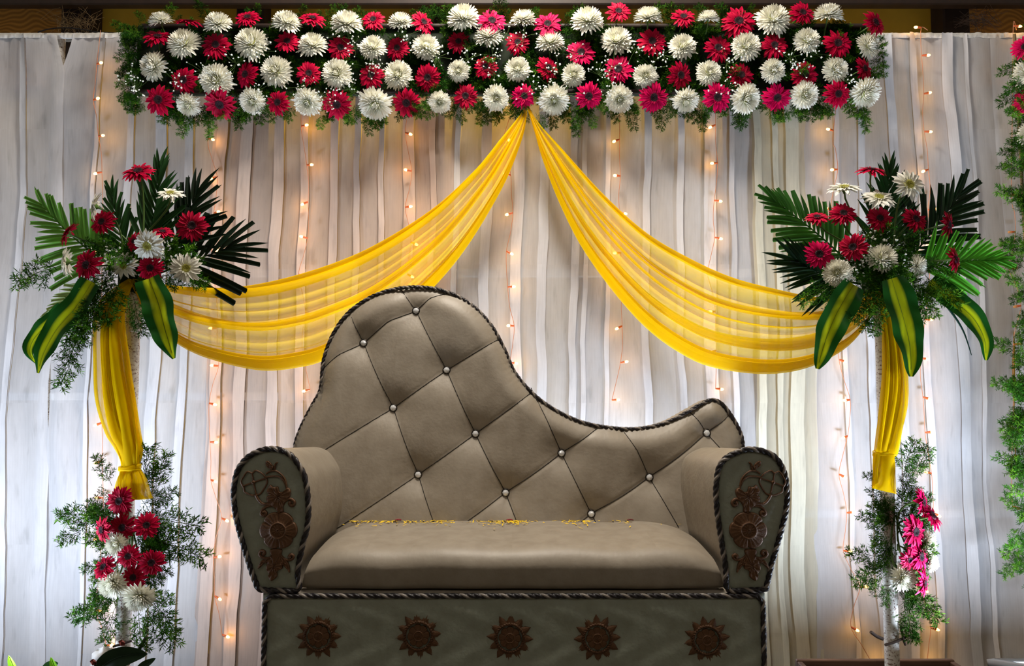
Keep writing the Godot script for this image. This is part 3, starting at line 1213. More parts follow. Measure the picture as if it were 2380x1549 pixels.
func swags() -> void:
	var t := thing("yellow_swag", "sheer yellow swag draped from the flower header to the flower stand left of the sofa", "drapery", Vector3.ZERO, "yellow swags")
	sheer(t, "swag_cloth", "1222 246, 1206 272, 1160 330, 1100 400, 1000 490, 850 581, 700 637, 560 667, 450 668, 385 662, 310 648", "1226 248, 1214 320, 1160 450, 1050 620, 900 765, 760 835, 690 855, 610 862, 520 845, 430 812, 350 750, 318 690, 304 656", [Z_SWAG, Z_SWAG, Z_SWAG, -0.8, -0.6, -0.34, -0.27], 5, 110, 300, 1.0)
	sheer(t, "tail_cloth", "300 648, 262 674, 233 706, 222 760, 222 850, 226 930, 246 1000, 270 1040, 283 1066, 285 1090", "312 652, 292 690, 284 740, 291 810, 301 880, 311 945, 320 1000, 326 1040, 323 1066, 320 1090", [-0.27, -0.24, -0.235, -0.235], 8, 60, 110, 1.6, 0.8, false)
	sheer(t, "tail_cloth", "297 660, 268 690, 244 730, 236 790, 240 870, 250 940, 264 1000, 276 1050, 290 1090", "308 660, 294 700, 286 750, 292 820, 302 890, 312 950, 318 1000, 323 1040, 318 1090", [-0.26, -0.225, -0.222, -0.23], 28, 50, 110, 2.0, 0.8, false)
	sheer(t, "tail_cloth", "316 1000, 318 1030, 306 1062, 300 1090", "322 1003, 333 1030, 331 1066, 318 1090", [-0.26, -0.24], 18, 24, 40, 1.4, 0.6, false)
	sheer(t, "tail_end", "286 1088, 274 1110, 270 1138, 268 1162", "320 1088, 334 1110, 342 1138, 350 1160", [-0.24, -0.225, -0.23], 9, 26, 90, 1.6, 0.8, false)
	knot(t, P(302, 1089, -0.24), 0.034, 0.012)
	t = thing("yellow_swag", "sheer yellow swag draped from the flower header to the stand in the planter box", "drapery", Vector3.ZERO, "yellow swags")
	sheer(t, "swag_cloth", "1228 246, 1250 284, 1300 340, 1400 450, 1500 540, 1600 600, 1700 645, 1800 672, 1890 690, 1960 690, 2040 676", "1226 250, 1244 310, 1262 372, 1300 470, 1350 570, 1420 670, 1500 760, 1580 820, 1660 855, 1780 870, 1880 855, 1970 808, 2026 740, 2050 684", [Z_SWAG, Z_SWAG, Z_SWAG, -0.8, -0.62, -0.36, -0.27], 6, 110, 300, 1.0)
	sheer(t, "tail_cloth", "2044 676, 2050 730, 2053 800, 2053 870, 2046 950, 2039 1010, 2034 1050", "2056 680, 2078 740, 2096 800, 2106 870, 2106 940, 2092 1010, 2080 1056", [-0.27, -0.235, -0.235], 10, 60, 110, 1.5, 0.8, false)
	sheer(t, "tail_cloth", "2046 690, 2056 760, 2060 830, 2058 900, 2050 980, 2042 1050", "2056 690, 2080 760, 2092 830, 2096 900, 2086 980, 2074 1050", [-0.26, -0.222, -0.228], 30, 50, 110, 2.0, 0.8, false)
	sheer(t, "tail_end", "2033 1052, 2030 1080, 2030 1110, 2029 1136", "2074 1058, 2079 1080, 2079 1110, 2079 1148", [-0.235, -0.235], 12, 26, 110, 2.4, 0.8, false)
	knot(t, P(2056, 1054, -0.245), 0.036, 0.012)

func knot(t: Node3D, at: Vector3, r: float, h: float) -> void:
	# the cloth wound round its own pinch
	var mb := MB.new()
	for k in 3:
		var ring := []
		for i in 25:
			var a := TAU * i / 24
			ring.append(at + Vector3(r * cos(a), (k - 1) * h * 0.55 + 0.004 * sin(a + k), r * 0.55 * sin(a)))
		mb.tube(ring, 0.0055, 7, Color.WHITE, false)
	put("knot", mb, M.yellow_sheer, t)

# ------------------------------------------------------------------ flowers
func petal(mb: MB, ang: float, r0: float, r1: float, w: float, z0: float, rise: float, droop: float, cup: float, c0: Color, c1: Color, tw := 0.0, segs := 5) -> void:
	# long petal lying outwards from the centre; z is the way the flower faces
	var out := Vector3(cos(ang), sin(ang), 0)
	var side := Vector3(-sin(ang), cos(ang), 0)
	var wid := [0.34, 0.72, 0.98, 1.0, 0.8, 0.16]
	var rows := []
	var cols := []
	for i in segs + 1:
		var f := float(i) / segs
		var ww: float = w * wid[int(round(f * 5.0))]
		var z := z0 + rise * f - droop * f * f
		var p := out * lerpf(r0, r1, f) + Vector3(0, 0, z) + side * tw * f * f
		var sl := Vector3(0, 0, 1) * cup * ww
		rows.append(PackedVector3Array([p - side * ww + sl, p, p + side * ww + sl]))
		var c := c0.lerp(c1, f)
		var ce := c.lerp(c1, 0.5)
		cols.append(PackedColorArray([ce, c * 0.9, ce]))
	mb.grid(rows, cols)

func flower_library() -> void:
	# unit radius; a few of each kind
	for kind in ["red", "pink", "pale"]:
		for k in 4:
			var base := lin(112, 2, 28)
			var tip := lin(202, 6, 62)
			if kind == "pink":
				base = lin(140, 3, 50); tip = lin(224, 12, 88)
			elif kind == "pale":
				base = lin(234, 234, 212); tip = lin(252, 250, 242)
			var shift := rr(0.86, 1.08)
			tip = Color(tip.r * shift, tip.g * shift, tip.b * shift).clamp()
			var n1 := 20 + k % 3
			var mb := MB.new()
			for i in n1:
				if rng.randf() < 0.06:
					continue
				petal(mb, TAU * i / n1 + rr(-0.1, 0.1), 0.12, rr(0.88, 1.04), rr(0.105, 0.135), rr(-0.02, 0.02), rr(0.02, 0.2), rr(0.1, 0.34), rr(0.15, 0.5), base, tip, rr(-0.08, 0.08))
			lib["ray_%s_%d" % [kind, k]] = mb.mesh()
			mb = MB.new()
			for i in n1:
				petal(mb, TAU * (i + 0.5) / n1 + rr(-0.1, 0.1), 0.12, rr(0.74, 0.95), rr(0.085, 0.115), 0.05, rr(0.1, 0.26), rr(0.1, 0.26), rr(0.2, 0.5), base, tip, rr(-0.08, 0.08))
			for i in 20:
				petal(mb, TAU * i / 20 + rr(-0.1, 0.1), 0.1, rr(0.34, 0.5), 0.055, 0.09, rr(0.1, 0.2), 0.04, 0.4, base, base.lerp(tip, 0.7), 0.0)
			lib["inner_%s_%d" % [kind, k]] = mb.mesh()
			mb = MB.new()
			var dark := lin(30, 8, 14) if kind != "pale" else lin(150, 148, 60)
			var mid := lin(70, 10, 30) if kind != "pale" else lin(196, 190, 96)
			mb.lathe([Vector2(0.3, 0.08), Vector2(0.27, 0.16), Vector2(0.2, 0.19), Vector2(0.12, 0.15), Vector2(0.05, 0.13), Vector2(0.0, 0.13)], 22, Transform3D(Basis(Vector3.RIGHT, PI / 2), Vector3.ZERO), [mid, mid, dark, dark, dark, dark])
			for i in 46:
				var a := i * 2.39996
				var r := 0.27 * sqrt((i + 1) / 46.0)
				var p := Vector3(r * cos(a), r * sin(a), 0.17)
				mb.tube([p, p + Vector3(cos(a) * 0.03, sin(a) * 0.03, 0.05 + 0.03 * r)], [0.017, 0.008], 4, mid.lerp(dark, rng.randf()))
			lib["eye_%s_%d" % [kind, k]] = mb.mesh()
			mb = MB.new()
			mb.lathe([Vector2(0.03, -0.3), Vector2(0.06, -0.2), Vector2(0.2, -0.05), Vector2(0.3, 0.03), Vector2(0.24, 0.03)], 14, Transform3D(Basis(Vector3.RIGHT, PI / 2), Vector3.ZERO), lin(86, 116, 56))
			lib["calyx_%d" % k] = mb.mesh()
	# chrysanthemums: petals in a spiral, outer ones spreading, inner ones curled up over the heart
	for k in 5:
		var heart := MB.new()
		var outer := MB.new()
		var n := 250
		var loose := rr(0.0, 0.5)
		for i in n:
			var f := float(i) / n
			var az := i * 2.39996 + rr(-0.06, 0.06)
			var pol := lerpf(0.1, 1.72 + 0.22 * loose, pow(f, 0.72)) + rr(-0.06, 0.06)
			var len := lerpf(0.2, 0.8, pow(f, 0.55)) * rr(0.9, 1.1)
			if f > 0.9 and rng.randf() < 0.35 * loose + 0.1:
				len *= 1.2
			var w := lerpf(0.035, 0.092, f)
			var d := Vector3(sin(pol) * cos(az), sin(pol) * sin(az), cos(pol))
			var up := Vector3(0, 0, 1)
			var sd := d.cross(up).normalized()
			var inn := sd.cross(d).normalized()
			var start := d * lerpf(0.34, 0.2, f)
			var rows := []
			var cols := []
			var curl := lerpf(0.34, -0.06, f) * rr(0.6, 1.4)
			var tipc := lin(250, 248, 236)
			var basec := lin(242, 242, 222).lerp(lin(216, 222, 140), clampf(1.0 - f * 4.0, 0.0, 1.0))
			for s in 5:
				var g := s / 4.0
				var p := start + d * len * g * (1.0 - 0.16 * g * absf(curl)) + (inn * 1.0 + up * 0.3) * curl * g * g * len
				p.z -= 0.03
				var ww: float = w * [0.5, 0.85, 1.0, 0.85, 0.3][s]
				var cp := -inn * ww * 0.55
				rows.append(PackedVector3Array([p - sd * ww - cp, p, p + sd * ww - cp]))
				var c := basec.lerp(tipc, clampf(g * 1.3, 0.0, 1.0))
				cols.append(PackedColorArray([c, c * 0.93, c]))
			(heart if f < 0.2 else outer).grid(rows, cols)
		heart.lathe([Vector2(0.30, 0.02), Vector2(0.30, 0.16), Vector2(0.24, 0.28), Vector2(0.14, 0.36), Vector2(0.0, 0.39)], 16, Transform3D(Basis(Vector3.RIGHT, PI / 2), Vector3.ZERO), lin(206, 212, 128))
		lib["mum_heart_%d" % k] = heart.mesh()
		lib["mum_outer_%d" % k] = outer.mesh()
	var st := MB.new()
	st.tube([Vector3(0, 0, -0.1), Vector3(0, 0, -0.6), Vector3(0.05, -0.05, -1.3)], [0.06, 0.05, 0.05], 6)
	lib["stem_short"] = st.mesh()
	# asparagus fern sprigs along +y, one unit long
	for k in 4:
		var mb := MB.new()
		fern_branch(mb, Vector3.ZERO, Vector3(0, 1, 0), 1.0, 0)
		lib["fern_%d" % k] = mb.mesh()
	# little ball of gypsophila
	var g := MB.new()
	for k in 7:
		var a := k * 2.39996
		var r := 0.62 * sqrt(k / 7.0)
		g.lathe([Vector2(0.0, -0.5), Vector2(0.42, -0.25), Vector2(0.5, 0.1), Vector2(0.3, 0.42), Vector2(0.0, 0.5)], 5, Transform3D(Basis(Vector3(1, 0, 0), a).scaled(Vector3.ONE * 0.8), Vector3(r * cos(a), r * sin(a), 0.1 * k - 0.3)))
	lib["gyp"] = g.mesh()

func fern_branch(mb: MB, from: Vector3, dir: Vector3, len: float, depth: int) -> void:
	var green := lin(44, 90, 22) if rng.randf() < 0.75 else lin(84, 130, 34)
	var d := dir.normalized()
	var p := from
	var n := 11 if depth == 0 else 6
	var path := [p]
	for i in n:
		d = (d + Vector3(rr(-0.16, 0.16), rr(-0.12, 0.1), rr(-0.14, 0.14))).normalized()
		p += d * len / n
		path.append(p)
		if depth == 0 and i > 0:
			for s in 2:
				var sv := d.cross(Vector3(0, 0, 1) if absf(d.z) < 0.9 else Vector3.RIGHT).normalized()
				var sd := (sv * (1 if s == 0 else -1) + Vector3(0, 0, rr(-0.5, 0.5)) + d * rr(0.5, 1.1)).normalized()
				fern_branch(mb, p, sd, 0.36 * (1.0 - 0.62 * i / n) * rr(0.7, 1.2), 1)
		if depth == 1 or i > 6:
			var m := 4
			for k in m:
				var nd := (d * rr(0.5, 1.2) + Vector3(rr(-1, 1), rr(-1, 1), rr(-1, 1)).normalized() * 1.1).normalized()
				var l := rr(0.09, 0.15)
				var w := nd.cross(Vector3(rr(-1, 1), rr(-1, 1), rr(-1, 1))).normalized() * 0.0105
				var c := green * rr(0.7, 1.35)
				var s := mb.v.size()
				mb.vert(p - w, c); mb.vert(p + nd * l * 0.6 - w * 0.9, c); mb.vert(p + nd * l, c * 1.2); mb.vert(p + nd * l * 0.5 + w, c)
				mb.quad(s, s + 1, s + 2, s + 3)
	mb.tube(path if depth == 0 else [path[0], path[3], path[6]], 0.008 if depth == 0 else 0.0045, 3, lin(60, 84, 36), false)

func facing(yaw: float, pitch: float, roll: float) -> Basis:
	return Basis.from_euler(Vector3(-deg_to_rad(pitch), deg_to_rad(yaw), deg_to_rad(roll)))

func bloom(kind: String, at: Vector3, r: float, yaw: float, pitch: float, label: String, group: String, stem_to = null) -> Node3D:
	# kind: g red gerbera, p pink gerbera, a pale (white) gerbera, w white chrysanthemum
	var mum := kind == "w"
	var t := thing("chrysanthemum" if mum else "gerbera", label, "flower", at, group)
	t.basis = facing(yaw, pitch, rr(0, 360)).scaled(Vector3.ONE * r)
	var k := rng.randi() % 4
	if mum:
		k = rng.randi() % 5
		put("petal_whorl", lib["mum_outer_%d" % k], M.petal_white, t)
		put("heart", lib["mum_heart_%d" % k], M.petal_white, t)
	else:
		var w: String = {"g": "red", "p": "pink", "a": "pale"}[kind]
		var m: Material = M.petal_white if kind == "a" else M.petal_crimson
		put("petal_ring", lib["ray_%s_%d" % [w, k]], m, t)
		put("petal_ring", lib["inner_%s_%d" % [w, (k + rng.randi() % 3) % 4]], m, t)
		put("eye", lib["eye_%s_%d" % [w, k]], M.flower_eye, t)
		put("calyx", lib["calyx_%d" % k], M.green_plant, t)
	if stem_to == null:
		put("stem", lib["stem_short"], M.stem, t)
	else:
		var inv := t.transform.affine_inverse()
		var back := at - t.basis.z.normalized() * 0.05
		var to: Vector3 = stem_to
		var path := []
		for i in 9:
			var f := i / 8.0
			var q := at.bezier_interpolate(at - t.basis.z.normalized() * minf(0.09, at.distance_to(to) * 0.5), to + Vector3(0, at.distance_to(to) * 0.45, 0), to, f)
			path.append(inv * q)
		var st := MB.new()
		st.tube(path, 0.0032 / r, 7)
		put("stem", st, M.stem, t)
	return t

const ORD = ["first", "second", "third", "fourth", "fifth", "sixth", "seventh", "eighth", "ninth", "tenth", "eleventh", "twelfth", "thirteenth"]

func scatter(called: String, label: String, category: String, list: Array, meshes: Array, material: Material) -> void:
	# list: [Transform3D, tint]; one object of stuff with one multimesh per shape
	var t := thing(called, label, category)
	t.set_meta("kind", "stuff")
	for k in meshes.size():
		var mine := []
		for i in list.size():
			if i % meshes.size() == k:
				mine.append(list[i])
		var mm := MultiMesh.new()
		mm.transform_format = MultiMesh.TRANSFORM_3D
		mm.use_colors = true
		mm.mesh = meshes[k]
		mm.instance_count = mine.size()
		for i in mine.size():
			mm.set_instance_transform(i, mine[i][0])
			mm.set_instance_color(i, mine[i][1])
		var o := MultiMeshInstance3D.new()
		o.name = "spray"
		o.multimesh = mm
		o.material_override = material
		o.set_meta("kind", "stuff")
		t.add_child(o, true)

func sprig(at: Vector3, dir: Vector3, size: float, shade := 1.0) -> Array:
	var d := dir.normalized()
	var x := d.cross(Vector3(rr(-0.3, 0.3), rr(-0.3, 0.3), 1)).normalized()
	var z := x.cross(d)
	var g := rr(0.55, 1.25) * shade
	return [Transform3D(Basis(x * size, d * size, z * size), at), Color(g, g * rr(0.95, 1.05), g * rr(0.8, 1.0))]

func ferns() -> Array:
	return [lib.fern_0, lib.fern_1, lib.fern_2, lib.fern_3]

func header() -> void:
	# backing board of the flower header
	var a := P(318, 222, -0.93)
	var d := P(2012, 62, -0.93)
	var mb := MB.new()
	mb.box(Vector3(a.x, a.y, -0.945), Vector3(d.x, d.y, -0.915), 0.004)
	var t := thing("header_board", "long dark green backing board hidden under the fern of the flower header", "board")
	put("panel", mb, mat("board_green", 26, 38, 22, 0.9), t)
	for y in [d.y - 0.01, a.y + 0.008]:
		mb = MB.new()
		mb.tube([Vector3(a.x + 0.03, y, -0.905), Vector3(d.x - 0.02, y, -0.905)], 0.012, 8)
		put("rail", mb, M.dark_wood, t)
	# rows: kind x y r pitch yaw
	var rows := [
		"w 373 48 27 55 -10,g 438 53 31 62 5,w 507 55 33 42 0,g 576 43 30 34 0,w 666 53 35 45 10,g 726 45 31 42 15,w 805 55 38 44 0,g 868 47 27 12 0,w 931 52 30 50 0,g 983 53 29 10 38,w 1077 42 39 30 0,p 1143 50 33 10 8,w 1218 45 30 55 0,p 1273 58 33 10 0,w 1365 48 39 35 0,g 1437 28 29 15 0,w 1506 41 34 66 0,g 1588 41 29 25 0,w 1646 43 26 66 5,g 1716 52 39 8 -5,w 1797 46 40 22 0,g 1864 31 30 10 10,w 1924 35 35 60 0,g 2032 54 33 10 28",
		"g 367 88 33 42 12,w 428 103 40 25 -8,g 503 107 34 8 0,w 585 101 41 22 0,g 668 98 29 15 5,w 727 106 36 36 0,g 792 112 30 0 10,w 867 111 32 20 0,g 924 113 28 0 -10,w 990 110 34 14 10,g 1066 98 27 5 0,w 1135 84 35 40 0,g 1203 100 29 5 0,w 1278 98 34 40 0,p 1350 123 33 5 0,w 1433 95 38 20 0,g 1515 98 34 5 0,w 1586 109 33 12 0,g 1668 113 33 5 5,w 1734 109 36 8 0,g 1799 107 32 5 0,w 1875 95 32 10 0,g 1946 102 34 0 0,w 2018 107 32 5 30",
		"w 358 155 36 0 -25,g 428 187 31 -8 0,w 503 187 39 -10 0,g 573 174 31 0 -20,w 642 166 37 0 0,g 718 171 28 -5 10,w 783 171 36 0 0,g 864 176 31 0 -10,w 925 174 34 0 0,g 994 181 31 -14 0,w 1066 165 27 -5 -8,g 1129 156 28 0 -10,w 1203 161 30 0 0,g 1273 159 30 0 30,w 1333 174 28 -5 0,p 1437 162 34 0 -8,w 1500 176 28 -8 0,g 1580 176 32 -8 20,w 1648 170 30 0 0,g 1722 176 31 5 5,w 1796 165 30 -5 10,g 1870 175 31 -5 0,w 1941 164 32 0 10,g 2007 161 29 5 32",
		"g 370 233 35 -6 0,w 438 245 28 -36 0,g 512 242 37 -36 0,w 587 236 31 -32 0,g 647 239 29 -6 -10,w 715 238 33 -32 0,g 783 243 34 -26 8,w 872 242 40 -48 -6,g 945 239 32 -24 0,w 1022 238 26 -26 0,g 1082 224 29 -8 0,w 1153 228 31 -14 8,p 1217 224 29 -10 20,w 1288 234 37 -34 0,p 1368 224 32 -18 0,w 1440 231 33 -26 0,p 1519 227 34 -20 0,w 1593 235 32 -52 0,p 1667 227 34 -12 0,w 1733 230 36 -24 18,p 1805 228 33 -14 0,w 1870 221 33 -16 0,g 1946 219 32 -10 8,w 2010 217 38 -42 14"]
	var where := ["top", "second", "third", "bottom"]
	for ri in 4:
		var list: PackedStringArray = rows[ri].split(",")
		for i in list.size():
			var f := list[i].split(" ", false)
			var pitch := f[4].to_float()
			var mum := f[0] == "w"
			var look := "facing up" if pitch > 30 else "facing down" if pitch < -22 else "turned sideways" if absf(f[5].to_float()) > 15 else "in full face"
			var col: String = {"g": "crimson gerbera", "p": "bright pink gerbera", "w": "white chrysanthemum"}[f[0]]
			var end: String = "left" if i < 12 else "right"
			var nth: String = ORD[i if i < 12 else 23 - i]
			var z := Z_HEAD + rr(-0.015, 0.02)
			bloom(f[0], P(f[1].to_float(), f[2].to_float(), z), f[3].to_float() * mpp(z) * (1.04 if mum else 1.08), f[5].to_float(), pitch, "%s %s, %s from the %s end of the header's %s row" % [col, look, nth, end, where[ri]], "blooms of the flower header")
	# fern mass
	var list := []
	for i in 430:
		var x := rr(325, 2010)
		var y := rr(50, 245)
		var dir := Vector3(rr(-1, 1), rr(-1, 0.7), rr(0.0, 0.5))
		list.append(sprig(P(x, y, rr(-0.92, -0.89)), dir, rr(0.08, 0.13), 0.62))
	for i in 120:
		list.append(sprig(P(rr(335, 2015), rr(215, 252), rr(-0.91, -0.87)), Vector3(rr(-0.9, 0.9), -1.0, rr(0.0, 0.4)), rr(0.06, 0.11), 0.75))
	for i in 34:
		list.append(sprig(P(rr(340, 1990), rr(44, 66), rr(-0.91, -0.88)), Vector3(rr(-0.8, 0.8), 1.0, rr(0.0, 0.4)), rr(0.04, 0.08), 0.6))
	for i in 36:
		list.append(sprig(P(rr(315, 345), rr(70, 240), rr(-0.91, -0.87)), Vector3(-1.0, rr(-0.8, 0.6), rr(0.0, 0.4)), rr(0.06, 0.10), 0.8))
	for i in 12:
		list.append(sprig(P(rr(1990, 2020), rr(80, 180), rr(-0.91, -0.87)), Vector3(1.0, rr(-0.5, 0.4), rr(0.0, 0.4)), rr(0.05, 0.09), 0.8))
	for k in [[488.0, 268.0, -0.2, 0.10], [450.0, 262.0, -0.8, 0.11], [745.0, 262.0, 0.0, 0.08], [850.0, 266.0, 0.2, 0.09], [1245.0, 262.0, 0.3, 0.08], [1340.0, 260.0, -0.2, 0.1], [1370.0, 260.0, 0.2, 0.08], [1625.0, 250.0, 0.2, 0.1], [1790.0, 245.0, 0.1, 0.08], [2000.0, 240.0, 0.1, 0.12]]:
		list.append(sprig(P(k[0], k[1], -0.86), Vector3(k[2], -1, 0.1), k[3]))
	scatter("asparagus_fern", "dense dark green asparagus fern packed between the blooms of the flower header", "foliage", list, ferns(), M.fern_needle)
	gypsophila("550 140, 606 112, 695 195, 795 78, 822 106, 858 148, 882 145, 938 80, 1020 126, 1090 130, 1150 120, 1180 70, 1215 78, 1150 165, 1290 150, 1330 120, 1420 150, 1395 165, 1478 105, 1512 150, 1545 120, 1690 142, 1710 120, 1840 128, 1860 150, 1890 118, 1965 180, 470 160, 408 180, 310 180, 315 200, 600 205, 735 225, 760 228, 815 200, 1245 200, 1280 195, 1320 210, 1410 205, 1690 200", Z_HEAD + 0.05, 15, 17.0, "tiny white gypsophila sprays scattered over the flower header")

func gypsophila(text: String, z: float, per: int, spread: float, label: String) -> void:
	var list := []
	var st := MB.new()
	for q in pxs(text):
		var root := P(q.x + rr(-6, 6), q.y + 8, z - 0.05)
		for k in per:
			var p := P(q.x + rng.randfn(0, spread), q.y + rng.randfn(0, spread * 0.9), z + rr(-0.03, 0.01))
			var s := rr(0.0032, 0.0062)
			list.append([Transform3D(Basis.from_euler(Vector3(rr(0, 6), rr(0, 6), 0)).scaled(Vector3.ONE * s), p), Color.WHITE])
			st.tube([root, root.lerp(p, 0.55) + Vector3(rr(-0.004, 0.004), rr(-0.004, 0.004), 0), p], 0.0005, 3, lin(96, 122, 70), false)
	scatter("gypsophila", label, "flowers", list, [lib.gyp], M.gyp)
	var o := put("stalks", st, M.green_plant, get_child(get_child_count() - 1))
	o.set_meta("kind", "stuff")

# ------------------------------------------------------------------ fairy lights
func light_strings() -> void:
	var list := [
		["234", "240 151, 232 235, 244 319, 222 402, 222 585, 222 985, 222 1073, 225 1160, 222 1252, 238 1420, 262 1504", "string of fairy lights hanging down the drape beside the left flower stand"],
		["500", "483 74, 498 323, 490 413, 512 498, 507 588, 486 676, 490 765, 493 853, 501 940, 503 1030, 505 1118, 530 1207, 511 1299, 514 1388, 531 1478", "string of fairy lights running down the drape beside the sofa's left arm"],
		["712", "727 122, 715 296, 728 386, 701 471, 700 556, 709 640, 725 730, 688 820, 706 908", "string of fairy lights between the header and the sofa's left shoulder"],
		["955", "963 225, 957 311, 942 400, 957 484, 970 565, 962 640", "string of fairy lights passing behind the left yellow swag above the sofa's peak"],
		["1188", "1177 238, 1185 327, 1172 410, 1177 497, 1192 586, 1195 670, 1180 760, 1200 846", "string of fairy lights hanging below the point where both yellow swags meet"],
		["1440", "1425 326, 1427 411, 1455 497, 1428 590, 1431 665, 1431 760, 1457 846, 1437 933", "string of fairy lights crossing the right yellow swag above the sofa's dip"],
		["1660", "1648 292, 1653 381, 1675 468, 1676 554, 1660 638, 1648 727, 1650 817, 1678 906", "string of fairy lights over the sofa's low right horn"],
		["1966", "1922 306, 1932 396, 1917 490, 1950 578, 1912 660, 1965 838, 1961 932, 1955 1016, 1965 1105, 1983 1195, 1975 1283, 2013 1367, 1993 1460, 2040 1541", "string of fairy lights between the sofa's right arm and the planter box stand"],
		["2156", "2127 66, 2157 131, 2162 220, 2163 308, 2143 396, 2172 490, 2150 570, 2165 745, 2155 835, 2160 925, 2165 1008, 2150 1103, 2183 1195, 2155 1370, 2178 1462, 2170 1541", "string of fairy lights running down the drape right of the planter box stand"],
		["2362", "2370 62, 2366 455, 2345 541, 2360 627, 2358 713, 2370 803, 2367 1065, 2368 1180", "string of mostly unlit bulbs hanging inside the fern garland at the right edge"]]
	var bulb := MB.new()
	bulb.lathe([Vector2(0.0, -0.002), Vector2(0.0048, 0.001), Vector2(0.0064, 0.008), Vector2(0.0044, 0.015), Vector2(0.0, 0.018)], 7)
	var bm := bulb.mesh()
	var sock := MB.new()
	sock.lathe([Vector2(0.0, -0.018), Vector2(0.0034, -0.018), Vector2(0.0042, -0.014), Vector2(0.0052, -0.003), Vector2(0.0058, 0.0), Vector2(0.0058, 0.002), Vector2(0.0, 0.002)], 10)
	var sm := sock.mesh()
	for s in list:
		var t := thing("light_string", s[2], "fairy lights", Vector3.ZERO, "strings of fairy lights")
		var pts := pxs(s[1])
		var x0: float = s[0].to_float()
		var line := [P(x0, 70, Z_STRING - 0.01)]
		for q in pts:
			var side := 1.0 if q.x >= x0 - 3.0 else -1.0
			var node := P(q.x - side * 15.0, q.y - 2, Z_STRING)
			if line.size() > 1:
				var m: Vector3 = (line[-1] + node) / 2.0 + Vector3(rr(-0.006, 0.006), 0, rr(-0.004, 0.008))
				line.append(m)
			line.append(node)
			var dir := Vector3(side, rr(-0.55, 0.25), rr(0.0, 0.45)).normalized()
			var x := dir.cross(Vector3(0, 0, 1)).normalized()
			var at := Transform3D(Basis(x, dir, x.cross(dir)), node + dir * 0.019)
			var so := put("socket", sm, M.orange_socket, t, at)
			var lit: bool = x0 < 2300.0 or q.y < 100.0
			put("bulb", bm, M.bulb_glow if lit else M.bulb_off, so)
			if lit:
				var l := OmniLight3D.new()
				l.name = "gleam"
				l.light_color = Color(1.0, 0.70, 0.25)
				l.light_energy = 0.0016
				l.light_size = 0.006
				l.omni_range = 4.0
				l.omni_attenuation = 2.0
				l.shadow_enabled = true
				so.add_child(l, true)
				l.position = Vector3(0, 0.009, 0)
		var mb := MB.new()
		mb.tube(smooth_path(line, 5), 0.0014, 5)
		put("cord", mb, M.brown_cord, t)

# ------------------------------------------------------------------ flower stands
func stands() -> void:
	for k in [[311.0, "white paint-chipped steel pole carrying the flowers left of the sofa", "left"], [2048.0, "white paint-chipped steel pole standing in the wooden planter box", "right"]]:
		var p := P(k[0], 700, Z_POLE)
		var top := p.y + 0.03
		var t := thing("flower_stand", k[1], "stand", Vector3(p.x, 0, Z_POLE), "flower stands")
		var mb := MB.new()
		mb.lathe([Vector2(0.0, 0.0), Vector2(0.024, 0.0), Vector2(0.024, 0.3), Vector2(0.024, P(0, 760, Z_POLE).y), Vector2(0.0, P(0, 760, Z_POLE).y)], 20)
		put("pole", mb, M.pole_paint, t)
		mb = MB.new()
		var y1: float = P(0, 760, Z_POLE).y
		mb.lathe([Vector2(0.0, y1 - 0.02), Vector2(0.0285, y1 - 0.02), Vector2(0.0285, y1 - 0.005), Vector2(0.0275, y1), Vector2(0.0275, top), Vector2(0.0, top)], 20)
		put("sleeve", mb, M.pole_paint, t)
		for s in [-1, 1]:
			mb = MB.new()
			mb.tube([Vector3(s * 0.027, y1 + 0.01, 0), Vector3(s * 0.055, y1 + 0.012, 0.004)], 0.004, 6)
			mb.tube([Vector3(s * 0.055, y1 + 0.0, 0.004), Vector3(s * 0.057, y1 + 0.026, 0.004)], 0.006, 6)
			put("wing_bolt", mb, M.button_rim, t)
		# block of green foam that holds the stems
		mb = MB.new()
		mb.box(Vector3(-0.05, top - 0.01, -0.05), Vector3(0.05, top + 0.08, 0.03), 0.012)
		put("foam_block", mb, mat("foam", 28, 46, 24, 0.95), t)

